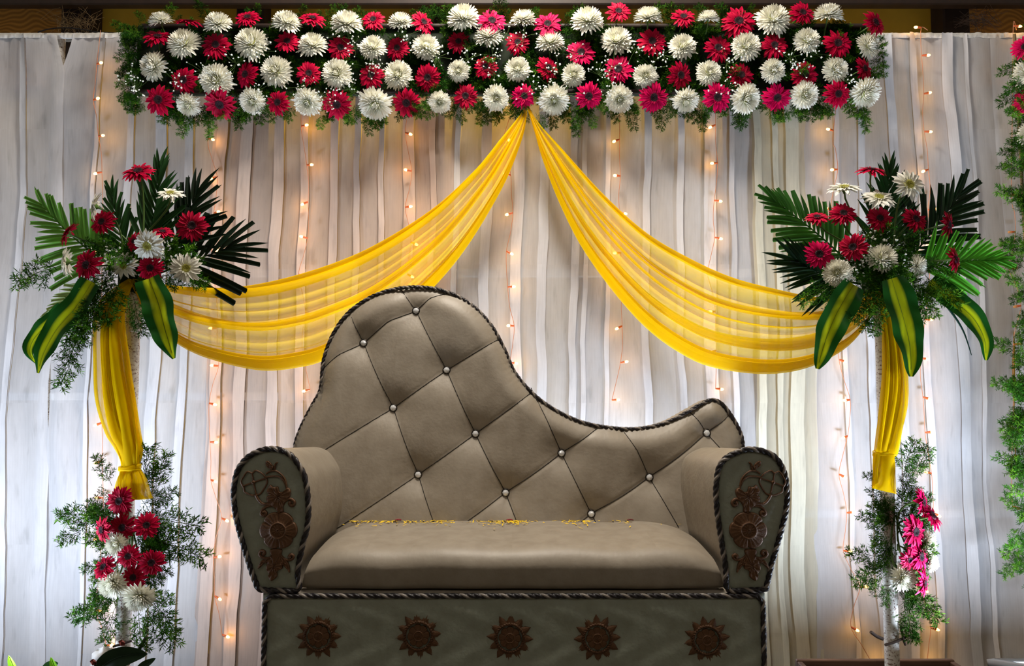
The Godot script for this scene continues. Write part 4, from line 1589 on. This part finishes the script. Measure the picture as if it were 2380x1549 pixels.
func frond(label: String, a: Vector2, b: Vector2, za: float, zb: float, n: int, la: float, lb: float, spread: float, col: Color, trim: float, bend := 0.0, lr := Vector2(1, 1)) -> void:
	# palm frond from a to b (picture points); leaflets either side, lengths la at the foot, lb at the tip (pixels)
	var pa := P(a.x, a.y, za)
	var pb := P(b.x, b.y, zb)
	var axis := (pb - pa)
	var nrm := Vector3(0, 0, 1)
	var sidev := axis.cross(nrm).normalized()
	var t := thing("palm_frond", label, "palm leaf", pa, "palm fronds")
	var path := []
	for i in 17:
		var f := i / 16.0
		path.append(axis * f + sidev * bend * axis.length() * sin(f * PI))
	var mb := MB.new()
	var rad := []
	for i in 17:
		rad.append(lerpf(0.0042, 0.0016, i / 16.0))
	mb.tube(path, rad, 6, col * 0.85)
	put("rachis", mb, M.leaf_glossy, t)
	var ppm := mpp((za + zb) / 2.0)
	for i in n:
		for s in [-1.0, 1.0]:
			var f := lerpf(0.22, 1.0, (i + 0.5) / n)
			if s > 0:
				f = minf(1.0, f + 0.3 / n)
			var fi := f * 16.0
			var o: Vector3 = path[int(fi)].lerp(path[mini(int(fi) + 1, 16)], fi - int(fi))
			var tan: Vector3 = (path[mini(int(fi) + 1, 16)] - path[maxi(int(fi) - 1, 0)]).normalized()
			var sv: Vector3 = tan.cross(nrm).normalized() * s
			var ang := deg_to_rad(lerpf(spread, 14.0, pow(f, 1.4)) + rr(-4, 4))
			var dir: Vector3 = (tan * cos(ang) + sv * sin(ang) + Vector3(0, 0, rr(-0.12, 0.16))).normalized()
			var len: float = lerpf(la, lb, f) * ppm * rr(0.9, 1.06) * (lr.x if s < 0 else lr.y)
			if len < 0.012:
				continue
			var cut := rng.randf() < trim
			var w := len * 0.035 + 0.0035
			var rows := []
			var cols := []
			var wv: Vector3 = dir.cross(nrm).normalized()
			var c := col * rr(0.8, 1.25)
			for k in 7:
				var g := k / 6.0
				var ww: float = w * ([0.35, 0.8, 1.0, 1.0, 0.95, 0.9, 0.85][k] if cut else [0.35, 0.85, 1.0, 0.95, 0.78, 0.48, 0.05][k])
				var p: Vector3 = o + dir * len * g + Vector3(0, -0.06 * len * g * g, 0.02 * len * sin(g * 3.0))
				var fold := Vector3(0, 0, ww * 0.7)
				rows.append(PackedVector3Array([p - wv * ww + fold, p, p + wv * ww + fold]))
				cols.append(PackedColorArray([c, c * 0.8, c]))
			var lf := MB.new()
			lf.grid(rows, cols)
			put("leaflet", lf, M.leaf_glossy, t)

func strap_leaf(label: String, text: String, z: Array, width: float, tip := 0.0, wave := 1.0) -> void:
	# broad variegated leaf along a line of picture points: dark green margins, yellow-green stripe down the middle
	var pts := pxs(text)
	var mid := []
	for i in pts.size():
		mid.append(P(pts[i].x, pts[i].y, lerpf(z[0], z[1], float(i) / (pts.size() - 1))))
	mid = resample(smooth_path(mid, 8), 30)
	var ppm := mpp((z[0] + z[1]) / 2.0)
	var t := thing("variegated_leaf", label, "leaf", mid[0], "striped leaves under the crowns of flowers")
	var rows := []
	var cols := []
	var ns := noise(2.3, int(pts[0].x))
	var dark := lin(26, 78, 26)
	var lime := lin(196, 208, 26)
	for i in 30:
		var f := i / 29.0
		var d: Vector3 = (mid[mini(i + 1, 29)] - mid[maxi(i - 1, 0)]).normalized()
		var s := d.cross(Vector3(0, 0, 1)).normalized()
		var w := width * ppm * 0.5 * (0.42 + 0.58 * sin(clampf(f * 1.25 + 0.18, 0.0, 1.0) * PI * 0.62 + 0.25)) * (1.0 - pow(f, 5.0) * 0.86)
		var row := PackedVector3Array()
		var cr := PackedColorArray()
		for j in 13:
			var e := j / 6.0 - 1.0
			var wav := 0.006 * wave * sin(f * 17.0 + e * 1.2) * absf(e)
			row.append(mid[i] - mid[0] + s * w * e * (1.0 + 0.05 * sin(f * 11.0 + signf(e))) + Vector3(0, 0, w * 0.28 * absf(e) + wav))
			var strp := 0.36 + 0.05 * ns.get_noise_2d(e * 3.0, f * 2.0)
			var k := clampf((strp - absf(e)) * 9.0 + 0.5, 0.0, 1.0)
			var fine := 0.5 + 0.5 * ns.get_noise_2d(e * 60.0, f * 1.0)
			k = clampf(k * (0.62 + 0.6 * fine), 0.0, 1.0) if absf(e) < 0.5 else k
			cr.append(dark.lerp(lime, k))
		rows.append(row)
		cols.append(cr)
	var mb := MB.new()
	mb.grid(rows, cols)
	put("blade", mb, M.leaf_glossy, t)
	var rib := MB.new()
	var rp := []
	for i in 28:
		rp.append(mid[i] - mid[0] + Vector3(0, 0, -0.0015))
	rib.tube(rp, 0.0022, 5, lin(120, 142, 40))
	put("midrib", rib, M.leaf_glossy, t)

func broad_leaf(label: String, pts: Array, half: float, col: Color) -> void:
	# smooth leaf along three or four points
	var mid := resample(smooth_path(pts, 8), 18)
	var t := thing("leaf", label, "leaf", mid[0], "leaves at the front of the stage")
	var rows := []
	for i in 18:
		var f := i / 17.0
		var d: Vector3 = (mid[mini(i + 1, 17)] - mid[maxi(i - 1, 0)]).normalized()
		var s := d.cross(Vector3(0, 0, 1)).normalized()
		var w := half * pow(sin(clampf(f * 0.92 + 0.08, 0.0, 1.0) * PI), 0.7)
		var row := PackedVector3Array()
		for j in 7:
			var e := j / 3.0 - 1.0
			row.append(mid[i] - mid[0] + s * w * e + Vector3(0, 0, w * 0.35 * absf(e)))
		rows.append(row)
	var mb := MB.new()
	mb.grid(rows)
	for i in mb.c.size():
		mb.c[i] = col
	put("blade", mb, M.leaf_glossy, t)
	var rib := MB.new()
	var rp := []
	for i in 17:
		rp.append(mid[i] - mid[0] + Vector3(0, 0, 0.001))
	rib.tube(rp, 0.0012, 5, col * 1.4)
	put("midrib", rib, M.leaf_glossy, t)

func arrangement_crown() -> void:
	var zc := Z_POLE + 0.06
	# left stand
	var hub := P(312, 640, Z_POLE)
	var g := "blooms on the left flower stand"
	for f in [["g", 322, 401, 40, 45, 0, "crimson gerbera topmost on the left flower stand"], ["g", 239, 517, 33, 12, -8, "crimson gerbera beside the upright white daisy on the left stand"], ["g", 159, 544, 34, 26, -62, "crimson gerbera in profile at the outer side of the left stand"],
		["g", 204, 617, 37, 2, -12, "large crimson gerbera low on the outer side of the left stand"], ["g", 351, 624, 33, 0, 5, "dark crimson gerbera just above the striped leaf on the left stand"], ["g", 447, 526, 39, 5, 10, "crimson gerbera in full face before the dark palm frond, left stand"],
		["g", 378, 541, 27, 52, 20, "small crimson gerbera facing up behind the white daisies, left stand"], ["g", 314, 562, 25, 10, -20, "crimson gerbera half hidden behind a white daisy on the left stand"],
		["a", 396, 452, 33, 52, 8, "white gerbera facing up, highest white bloom of the left stand"], ["a", 222, 481, 36, 10, -66, "white gerbera in profile above a red bloom on the left stand"], ["a", 345, 571, 39, -18, 0, "white gerbera at the centre of the left stand, petals raised"],
		["a", 289, 618, 33, -8, 0, "white gerbera with an olive eye at the bottom of the left stand"], ["a", 432, 624, 37, -6, 28, "white gerbera turned to the side near the yellow swag, left stand"], ["a", 156, 609, 37, 0, -74, "white gerbera seen edge-on at the outer side of the left stand"]]:
		bloom(f[0], P(f[1], f[2], zc + rr(0.0, 0.03) + (0.03 if f[2] > 560 else 0.0)), f[3] * mpp(zc), f[5], f[4], f[6], g, hub + Vector3(rr(-0.04, 0.04), 0, rr(0, 0.03)))
	frond("green palm frond fanning out at the outer side of the left stand", Vector2(300, 640), Vector2(98, 476), Z_POLE - 0.02, Z_POLE - 0.04, 17, 150, 52, 62, lin(96, 148, 66), 0.75, -0.05)
	frond("slim green palm frond standing upright behind the topmost gerbera, left stand", Vector2(318, 640), Vector2(372, 392), Z_POLE - 0.03, Z_POLE - 0.06, 13, 150, 60, 40, lin(40, 76, 40), 0.15, 0.04)
	frond("green palm frond leaning toward the header between the white daisies, left stand", Vector2(312, 640), Vector2(262, 450), Z_POLE - 0.05, Z_POLE - 0.06, 10, 110, 50, 36, lin(40, 76, 40), 0.2, -0.03)
	frond("dark palm frond rising behind the white gerbera of the left stand", Vector2(340, 640), Vector2(458, 452), Z_POLE - 0.06, Z_POLE - 0.10, 11, 170, 84, 52, lin(24, 40, 28), 0.4, 0.05)
	frond("dark broad palm frond spreading over the yellow swag from the left stand", Vector2(345, 645), Vector2(532, 576), Z_POLE - 0.05, Z_POLE - 0.10, 9, 190, 96, 58, lin(22, 36, 26), 0.8, 0.0)
	frond("pale palm frond drooping behind the striped leaf of the left stand", Vector2(260, 650), Vector2(116, 736), Z_POLE - 0.03, Z_POLE - 0.03, 12, 70, 40, 40, lin(150, 170, 120), 0.2, 0.06)
	strap_leaf("long striped leaf arching down and outward from the left stand", "214 656, 178 712, 132 766, 102 820, 88 868", [zc + 0.05, zc + 0.06], 62, 0.0)
	strap_leaf("short striped leaf half hidden behind the long one, left stand", "150 716, 112 752, 78 790, 70 818, 82 844", [zc, zc], 40, 0.0)
	strap_leaf("striped leaf hanging over the yellow swag from the left stand", "346 648, 368 706, 384 768, 404 834", [zc + 0.07, zc + 0.07], 74, 0.0)
	var list := []
	for i in 40:
		list.append(sprig(P(rr(230, 430), rr(560, 650), Z_POLE + rr(-0.02, 0.06)), Vector3(rr(-1, 1), rr(-0.8, 0.8), rr(0, 0.5)), rr(0.07, 0.13)))
	for k in [[190, 690, -0.5, -1.0], [230, 690, -0.8, -1.0], [226, 700, -0.4, -1.0], [200, 760, -0.6, -1.0], [176, 800, -0.6, -1.0], [250, 660, -1.0, -0.4], [265, 660, -0.6, -0.6], [310, 690, 0.2, -1.0], [330, 700, 0.3, -1.0], [150, 620, -1.0, -0.1], [240, 650, -0.3, -1.0], [280, 650, -0.3, -0.8]]:
		list.append(sprig(P(k[0], k[1], Z_POLE + 0.09), Vector3(k[2], k[3], 0.05), rr(0.12, 0.18)))
	scatter("asparagus_fern", "feathery asparagus fern trailing from the flowers on the left stand", "foliage", list, ferns(), M.fern_needle)
	gypsophila("262 590, 340 606, 390 600, 372 580, 250 600", zc + 0.04, 12, 14.0, "tiny white gypsophila sprays among the flowers of the left stand")
	# right stand
	hub = P(2046, 660, Z_POLE)
	g = "blooms on the right flower stand"
	for f in [["g", 2024, 398, 36, 66, 0, "crimson gerbera seen edge-on, topmost on the right flower stand"], ["a", 2111, 431, 41, 10, 5, "large white gerbera in full face near the top of the right stand"], ["a", 1962, 439, 40, 64, -10, "white gerbera seen almost edge-on near the right stand's top"], ["a", 2042, 462, 40, 46, 0, "white gerbera facing up at the middle of the right stand"],
		["g", 1899, 507, 29, 48, -16, "small crimson gerbera touching a larger one on the right stand"], ["g", 1959, 498, 33, 24, -5, "crimson gerbera overlapping the small one on the right stand"], ["g", 2043, 509, 33, 15, 0, "crimson gerbera directly under the middle white one on the right stand"], ["g", 2126, 511, 34, 18, 14, "crimson gerbera right of the middle one on the right stand"], ["g", 2202, 523, 33, 0, 42, "crimson gerbera turned outward before the dark palm frond, right stand"],
		["p", 1903, 592, 36, 4, -10, "pinkish red gerbera lowest at the sofa side of the right stand"], ["g", 1983, 575, 34, 0, -34, "crimson gerbera turned aside above the white chrysanthemum, right stand"], ["g", 2217, 604, 34, 4, 44, "crimson gerbera lowest at the outer side of the right stand"],
		["w", 1946, 634, 34, 0, -30, "white chrysanthemum beside the yellow swag on the right stand"], ["w", 2051, 600, 36, 18, 0, "cream chrysanthemum at the centre of the right stand"], ["w", 2132, 618, 28, 0, 50, "small cream chrysanthemum half covered by fern on the right stand"]]:
		bloom(f[0], P(f[1], f[2], zc + rr(0.0, 0.03) + (0.03 if f[2] > 560 else 0.0)), f[3] * mpp(zc), f[5], f[4], f[6], g, hub + Vector3(rr(-0.04, 0.04), 0, rr(0, 0.03)))
	frond("green palm frond fanning toward the sofa from the right stand", Vector2(2010, 650), Vector2(1800, 468), Z_POLE - 0.02, Z_POLE - 0.04, 17, 160, 55, 60, lin(60, 112, 52), 0.7, 0.03)
	frond("fine-leaved palm frond drooping over the right yellow swag", Vector2(2000, 660), Vector2(1850, 606), Z_POLE - 0.02, Z_POLE - 0.0, 14, 130, 84, 58, lin(28, 52, 32), 0.0, -0.06)
	frond("green palm frond standing upright at the top of the right stand", Vector2(2046, 650), Vector2(2064, 400), Z_POLE - 0.05, Z_POLE - 0.06, 14, 170, 56, 44, lin(30, 62, 34), 0.05, 0.02)
	frond("dark palm frond with trimmed ends rising at the right stand's outer side", Vector2(2070, 650), Vector2(2230, 452), Z_POLE - 0.06, Z_POLE - 0.08, 14, 190, 70, 54, lin(22, 42, 26), 0.6, 0.02)
	frond("bright palm frond spreading toward the fern garland from the right stand", Vector2(2090, 650), Vector2(2326, 606), Z_POLE - 0.02, Z_POLE - 0.05, 16, 150, 44, 56, lin(84, 168, 50), 0.5, -0.06)
	strap_leaf("striped leaf hanging over the right yellow swag at the sofa side", "1984 662, 1944 730, 1916 800, 1900 858", [zc + 0.06, zc + 0.07], 72, 0.0)
	strap_leaf("striped leaf hanging straight down before the right stand's pole", "2072 648, 2094 720, 2114 800, 2118 876", [zc + 0.08, zc + 0.08], 76, 0.0)
	strap_leaf("striped leaf curving outward from the right stand to the far side", "2160 656, 2216 700, 2262 740, 2288 790, 2292 838", [zc + 0.02, zc + 0.02], 56, 0.0, 0.6)
	var thin := MB.new()
	var pth := smooth_path([P(2164, 668, zc), P(2204, 716, zc), P(2238, 768, zc), P(2258, 826, zc)], 8)
	var trad := []
	for i in pth.size():
		trad.append(lerpf(0.006, 0.001, float(i) / pth.size()))
	thin.tube(pth, trad, 6, lin(20, 54, 46))
	tag(put("blade_leaf", thin, M.leaf_glossy), "thin dark blade of a leaf hanging beside the outward striped leaf", "leaf")
	list = []
	for i in 46:
		list.append(sprig(P(rr(1950, 2160), rr(570, 670), Z_POLE + rr(-0.02, 0.08)), Vector3(rr(-1, 1), rr(-0.9, 0.7), rr(0, 0.5)), rr(0.07, 0.13)))
	for k in [[1990, 670, -0.3, -1.0], [2010, 690, 0.0, -1.0], [1960, 670, -0.6, -1.0], [2120, 650, 0.3, -1.0], [2140, 660, 0.2, -1.0], [2030, 690, 0.1, -1.0], [1930, 660, -1.0, -0.4], [2150, 640, 0.6, -0.7], [2060, 650, 0.0, -0.5], [2040, 636, -0.5, -0.7], [2028, 640, 0.3, -0.8], [2050, 630, 0.4, 0.3], [2020, 640, -0.2, -0.9], [2060, 640, -0.3, -0.6], [2090, 640, 0.5, -0.5], [2000, 640, -0.4, -0.3]]:
		list.append(sprig(P(k[0], k[1], Z_POLE + 0.1), Vector3(k[2], k[3], 0.05), rr(0.1, 0.16)))
	scatter("asparagus_fern", "feathery asparagus fern under the flowers on the right stand", "foliage", list, ferns(), M.fern_needle)
	gypsophila("2004 604, 2020 590, 2040 560, 2080 566, 1990 620, 2100 590", zc + 0.05, 12, 14.0, "tiny white gypsophila sprays among the flowers of the right stand")

func arrangement_low() -> void:
	# bunch tied low on the left pole
	var zc := Z_POLE + 0.08
	var hub := P(300, 1250, Z_POLE + 0.03)
	var g := "blooms tied low on the left pole"
	for f in [["g", 280, 1165, 35, 5, -8, "topmost crimson gerbera of the bunch low on the left pole"], ["g", 240, 1232, 32, 0, -34, "crimson gerbera turned outward above the first white bloom, left pole"], ["g", 286, 1226, 33, 0, 0, "crimson gerbera between two others in the left pole's lower bunch"], ["g", 341, 1222, 31, 12, 16, "crimson gerbera at the sofa side, upper of two on the left pole"],
		["g", 299, 1294, 29, 12, 4, "dark crimson gerbera tucked beside the round white bloom, left pole"], ["g", 353, 1308, 31, 4, 12, "crimson gerbera at the sofa side, lower of two on the left pole"], ["g", 243, 1320, 31, 34, -22, "crimson gerbera facing up over the left white bloom, left pole"], ["g", 312, 1342, 32, 0, 0, "crimson gerbera between the two lowest white blooms of the left pole"],
		["w", 272, 1265, 29, 0, -5, "round white chrysanthemum amid the reds on the left pole"], ["w", 262, 1358, 37, -20, -14, "large white chrysanthemum at the lower outer side of the left pole's bunch"], ["w", 323, 1388, 39, -36, 6, "lowest white chrysanthemum of the left pole's bunch, facing down"]]:
		bloom(f[0], P(f[1], f[2], zc + rr(0.0, 0.03)), f[3] * mpp(zc), f[5], f[4], f[6], g, hub + Vector3(rr(-0.02, 0.02), rr(-0.06, 0.06), 0))
	var list := []
	for i in 40:
		var y := rr(1130, 1400)
		var s := -1.0 if i % 2 == 0 else 1.0
		list.append(sprig(P(300 + s * rr(0, 34), y, Z_POLE + rr(0.02, 0.06)), Vector3(s * rr(0.4, 1.2), rr(-0.9, 0.9), rr(-0.1, 0.3)), rr(0.08, 0.14)))
	for k in [[330, 1150, 0.3, 1.0, 0.16], [350, 1150, 0.5, 1.0, 0.14], [260, 1130, -0.3, 1.0, 0.11], [350, 1210, 1.0, -0.1, 0.17], [360, 1250, 1.0, -0.7, 0.18], [230, 1200, -1.0, 0.1, 0.15], [220, 1210, -1.0, -0.6, 0.12], [250, 1400, -1.0, -0.5, 0.14], [270, 1410, -0.6, -1.0, 0.13], [330, 1400, 0.5, -1.0, 0.18], [345, 1390, 0.8, -1.0, 0.15], [320, 1410, 0.1, -1.0, 0.15]]:
		list.append(sprig(P(k[0], k[1], Z_POLE + 0.05), Vector3(k[2], k[3], 0.05), k[4]))
	scatter("asparagus_fern", "sprawling asparagus fern tied with the bunch low on the left pole", "foliage", list, ferns(), M.fern_needle)
	# bunch tied low on the right pole, seen from the side
	hub = P(2086, 1250, Z_POLE + 0.02)
	g = "blooms tied low on the right pole"
	for f in [["p", 2142, 1168, 34, 6, 46, "topmost pink gerbera in profile on the right pole's lower bunch"], ["p", 2164, 1200, 36, 32, 46, "pink gerbera pointing outward below the topmost one, right pole"], ["p", 2124, 1236, 38, 2, 24, "pink gerbera showing its dark eye on the right pole's lower bunch"], ["p", 2136, 1294, 38, 4, 34, "broad pink gerbera below the one with the dark eye, right pole"], ["p", 2112, 1302, 26, 0, 20, "pink gerbera half hidden by fern close to the right pole"], ["p", 2145, 1356, 34, 0, 48, "lowest pink gerbera of the bunch on the right pole"],
		["w", 2150, 1262, 32, 0, 66, "white chrysanthemum half hidden behind pink petals on the right pole"], ["w", 2160, 1306, 26, 0, 70, "white chrysanthemum at the outer edge of the right pole's bunch"], ["w", 2098, 1344, 32, -10, 20, "lowest white chrysanthemum, under fern on the right pole"]]:
		bloom(f[0], P(f[1], f[2], Z_POLE + rr(0.09, 0.12) - (0.04 if f[0] == "w" and f[1] > 2120 else 0.0)), f[3] * mpp(Z_POLE), f[5], f[4], f[6], g, hub + Vector3(0, rr(-0.06, 0.06), 0))
	list = []
	for i in 46:
		var y := rr(1100, 1420)
		var s := -1.0 if i % 3 == 0 else 1.0
		list.append(sprig(P(2082 + s * rr(0, 22), y, Z_POLE + rr(0.02, 0.05)), Vector3(s * rr(0.1, 0.7), rr(-1.0, 0.8), rr(-0.1, 0.2)), rr(0.07, 0.12), 0.85))
	for k in [[2100, 1110, 0.3, 1.0, 0.13], [2120, 1110, 0.5, 0.8, 0.12], [2080, 1100, 0.1, 1.0, 0.1], [2060, 1300, -1.0, 0.3, 0.12], [2060, 1320, -1.0, -0.3, 0.13], [2100, 1400, 0.2, -1.0, 0.13], [2120, 1370, 0.5, -1.0, 0.14], [2060, 1110, -0.9, 0.2, 0.07]]:
		list.append(sprig(P(k[0], k[1], Z_POLE + 0.06), Vector3(k[2], k[3], 0.05), k[4]))
	scatter("asparagus_fern", "bushy asparagus fern tied along the pole in the planter box", "foliage", list, ferns(), M.fern_needle)

func side_garland() -> void:
	# hanging garland cut by the right edge
	var z := -0.62
	var g := "blooms of the garland at the right edge"
	for f in [["p", 2382, 110, 31, 0, -30, "pink gerbera topmost on the hanging fern garland"], ["w", 2392, 172, 34, 0, -24, "white chrysanthemum below the pink one on the hanging fern garland"], ["p", 2392, 236, 36, 0, -30, "pink gerbera below the white bloom on the hanging fern garland"], ["w", 2398, 310, 30, 0, -30, "second white chrysanthemum down the hanging fern garland"]]:
		bloom(f[0], P(f[1], f[2], z + 0.06), f[3] * mpp(z), f[5], f[4], f[6], g)
	var list := []
	for i in 190:
		var y := rr(80, 1360)
		var dense := 1.0 if y < 420 or (y > 820 and y < 1000) else 0.55
		if rng.randf() > dense:
			continue
		list.append(sprig(P(2386 + rr(-14, 30), y, z + rr(-0.02, 0.05)), Vector3(rr(-1.1, 0.5), rr(-0.8, 0.7), rr(0, 0.4)), rr(0.07, 0.13)))
	scatter("asparagus_fern", "asparagus fern of the garland hanging at the right edge of the stage", "foliage", list, ferns(), M.fern_needle)
	var mb := MB.new()
	var x := P(2392, 700, z).x
	mb.tube([Vector3(x, P(2392, 74, z).y, z - 0.02), Vector3(x + 0.01, 1.6, z - 0.02), Vector3(x + 0.005, 0.3, z - 0.02)], 0.006, 6)
	tag(put("garland_rope", mb, M.straw), "brown rope that carries the fern garland at the right edge", "rope")

# ------------------------------------------------------------------ foot of the stage
func foot_of_stage() -> void:
	# wooden planter box round the right pole
	var p0 := P(1850, 1536, -0.42)
	var p1 := P(2216, 1536, -0.42)
	var x0 := p0.x
	var x1 := p1.x
	var yt := p0.y
	var t := thing("planter_box", "low weathered wooden planter box round the foot of the right pole", "planter", Vector3((x0 + x1) / 2, 0, -0.3))
	var hw := (x1 - x0) / 2
	for s in [[Vector3(-hw, 0, 0.07), Vector3(hw, yt, 0.09)], [Vector3(-hw, 0, -0.13), Vector3(hw, yt + 0.004, -0.11)], [Vector3(-hw, 0, -0.11), Vector3(-hw + 0.02, yt, 0.07)], [Vector3(hw - 0.02, 0, -0.11), Vector3(hw, yt, 0.07)]]:
		var mb := MB.new()
		mb.box(s[0], s[1], 0.003)
		put("board", mb, M.planter_wood, t)
	var so := MB.new()
	var rows := []
	var ns := noise(6.0, 4)
	for i in 12:
		var row := PackedVector3Array()
		for j in 40:
			var x := lerpf(-hw + 0.02, hw - 0.02, j / 39.0)
			var z := lerpf(-0.11, 0.07, i / 11.0)
			row.append(Vector3(x, yt - 0.02 + 0.012 * ns.get_noise_2d(x, z), z))
		rows.append(row)
	so.grid(rows)
	put("earth", so, M.soil, t)
	# cut twigs tied to the right pole
	for k in [[2024, 1470, 2052, 1486, 0.006, "short cut twig sticking out of the right pole toward the sofa"], [2057, 1500, 2104, 1482, 0.0045, "thin twig tied slantwise across the right pole"], [2094, 1456, 2098, 1478, 0.004, "upright twig end behind the slanting one, right pole"], [2098, 1480, 2104, 1500, 0.004, "twig end pointing down from the slanting one, right pole"]]:
		var mb := MB.new()
		mb.tube(smooth_path([P(k[0], k[1], Z_POLE + 0.04), P((k[0] + k[2]) / 2.0, (k[1] + k[3]) / 2.0 + 2, Z_POLE + 0.034), P(k[2], k[3], Z_POLE + 0.03)], 5), k[4], 7)
		tag(put("twig", mb, M.twig), k[5], "twig")
	# foot of the left pole: dark leaf, crumpled paper, twigs, young leaf tips
	var mb2 := MB.new()
	mb2.tube(smooth_path([P(262, 1504, Z_POLE + 0.06), P(282, 1498, Z_POLE + 0.05), P(306, 1490, Z_POLE + 0.04)], 5), 0.0042, 7)
	tag(put("twig", mb2, M.twig), "brown twig tied across the foot of the left pole", "twig")
	mb2 = MB.new()
	mb2.tube(smooth_path([P(340, 1480, Z_POLE + 0.02), P(332, 1496, Z_POLE + 0.02), P(322, 1512, Z_POLE + 0.03)], 5), 0.006, 7)
	tag(put("twig", mb2, M.twig), "dark stub of stem hanging by the foot of the left pole", "twig")
	broad_leaf("broad dark leaf lying over the foot of the left pole", [P(222, 1562, -0.16), P(262, 1534, -0.16), P(304, 1522, -0.17), P(344, 1521, -0.18)], 0.034, lin(26, 40, 26))
	broad_leaf("narrow dark leaf behind the broad one at the foot of the left pole", [P(318, 1556, -0.2), P(340, 1543, -0.2), P(362, 1531, -0.2)], 0.012, lin(30, 52, 30))
	broad_leaf("bright green leaf tip at the left edge of the stage front", [P(46, 1576, -0.16), P(32, 1552, -0.16), P(20, 1524, -0.16)], 0.013, lin(120, 168, 24))
	broad_leaf("bright green leaf tip between the pole and the left edge leaf", [P(140, 1580, -0.16), P(128, 1554, -0.16), P(118, 1528, -0.16)], 0.013, lin(112, 164, 26))
	broad_leaf("short dark leaf beside the bright leaf tip at the stage front", [P(100, 1570, -0.17), P(118, 1548, -0.17), P(136, 1542, -0.17)], 0.018, lin(44, 80, 40))
	var pot := thing("leaf_pot", "dark pot at the stage front that holds the green leaves", "pot", Vector3(P(130, 1580, -0.17).x, 0, -0.17))
	var pm := MB.new()
	var ph := P(130, 1592, -0.17).y
	pm.lathe([Vector2(0.0, 0.0), Vector2(0.09, 0.0), Vector2(0.13, ph - 0.01), Vector2(0.135, ph), Vector2(0.12, ph), Vector2(0.115, ph - 0.03), Vector2(0.0, ph - 0.03)], 28)
	put("bowl", pm, M.twig, pot)
	# crumpled wrapping paper with dry rose petals
	var cp := MB.new()
	var n := noise(22.0, 6)
	var c := P(242, 1530, -0.2)
	var rr2 := []
	for i in 11:
		var row := PackedVector3Array()
		for j in 18:
			var a := TAU * j / 18
			var b := PI * i / 10.0
			var d := Vector3(sin(b) * cos(a), cos(b), sin(b) * sin(a))
			var r := 0.034 * (1.0 + 0.9 * n.get_noise_3d(d.x * 0.06, d.y * 0.06, d.z * 0.06) + 0.25 * n.get_noise_3d(d.x * 0.2 + 3, d.y * 0.2, d.z * 0.2))
			row.append(c + d * r)
		rr2.append(row)
	cp.grid(rr2, null, true)
	tag(put("crumpled_paper", cp, M.paper), "crumpled whitish paper at the foot of the left pole", "paper")
	for k in [[222, 1538, "dry maroon rose petal under the crumpled paper"], [288, 1493, "dry reddish petal caught on the twig at the left pole"]]:
		var pe := MB.new()
		var rows3 := []
		for i in 5:
			var row := PackedVector3Array()
			for j in 5:
				var x := (j - 2) / 2.0
				var y := (i - 2) / 2.0
				row.append(P(k[0] + 7 * x * (1.0 - 0.45 * y * y) + 3 * y, k[1] + 7 * y * (1.0 - 0.3 * x * x), -0.16) + Vector3(0, 0, 0.012 * (x * x + 0.4 * y * y)))
			rows3.append(row)
		pe.grid(rows3)
		tag(put("dry_petal", pe, M.dry_petal), k[2], "petal")
	# dried grass and wires caught on the posts above the drape
	for k in [[172.0, "dry straw caught on the dark post at the left end of the beam", 46.0, 60.0], [2272.0, "tangled nest of dark twigs on top of the drape at the right post", 40.0, 52.0]]:
		var nm := MB.new()
		for i in 90:
			var o := P(k[0] + rng.randfn(0, k[2] * 0.5), (64.0 if k[0] < 1000.0 else 54.0) - absf(rng.randfn(0, 14.0)) * (1.6 if k[0] < 1000.0 else 0.8), -1.17 + rr(-0.02, 0.06))
			var d := Vector3(rr(-1, 1), rr(-0.6, 0.6), rr(-0.2, 0.3)).normalized()
			var l := rr(0.02, 0.07)
			nm.tube([o - d * l, o + Vector3(rr(-0.015, 0.015), rr(-0.02, 0.02), 0), o + d * l + Vector3(0, rr(-0.03, 0.01), 0)], 0.0008, 3, Color.WHITE, false)
		tag(put("straw_nest", nm, M.straw if k[0] < 1000.0 else M.twig), k[1], "nest", "", "stuff")
	var wire := MB.new()
	wire.tube(smooth_path([P(88, 75, -1.1), P(112, 68, -1.1), P(140, 65, -1.1), P(172, 66, -1.09), P(206, 71, -1.08), P(232, 75, -1.08), P(330, 79, -1.06)], 6), 0.0028, 6)
	tag(put("cable", wire, M.black_wire), "black cable lying along the top of the drape past the left post", "cable")
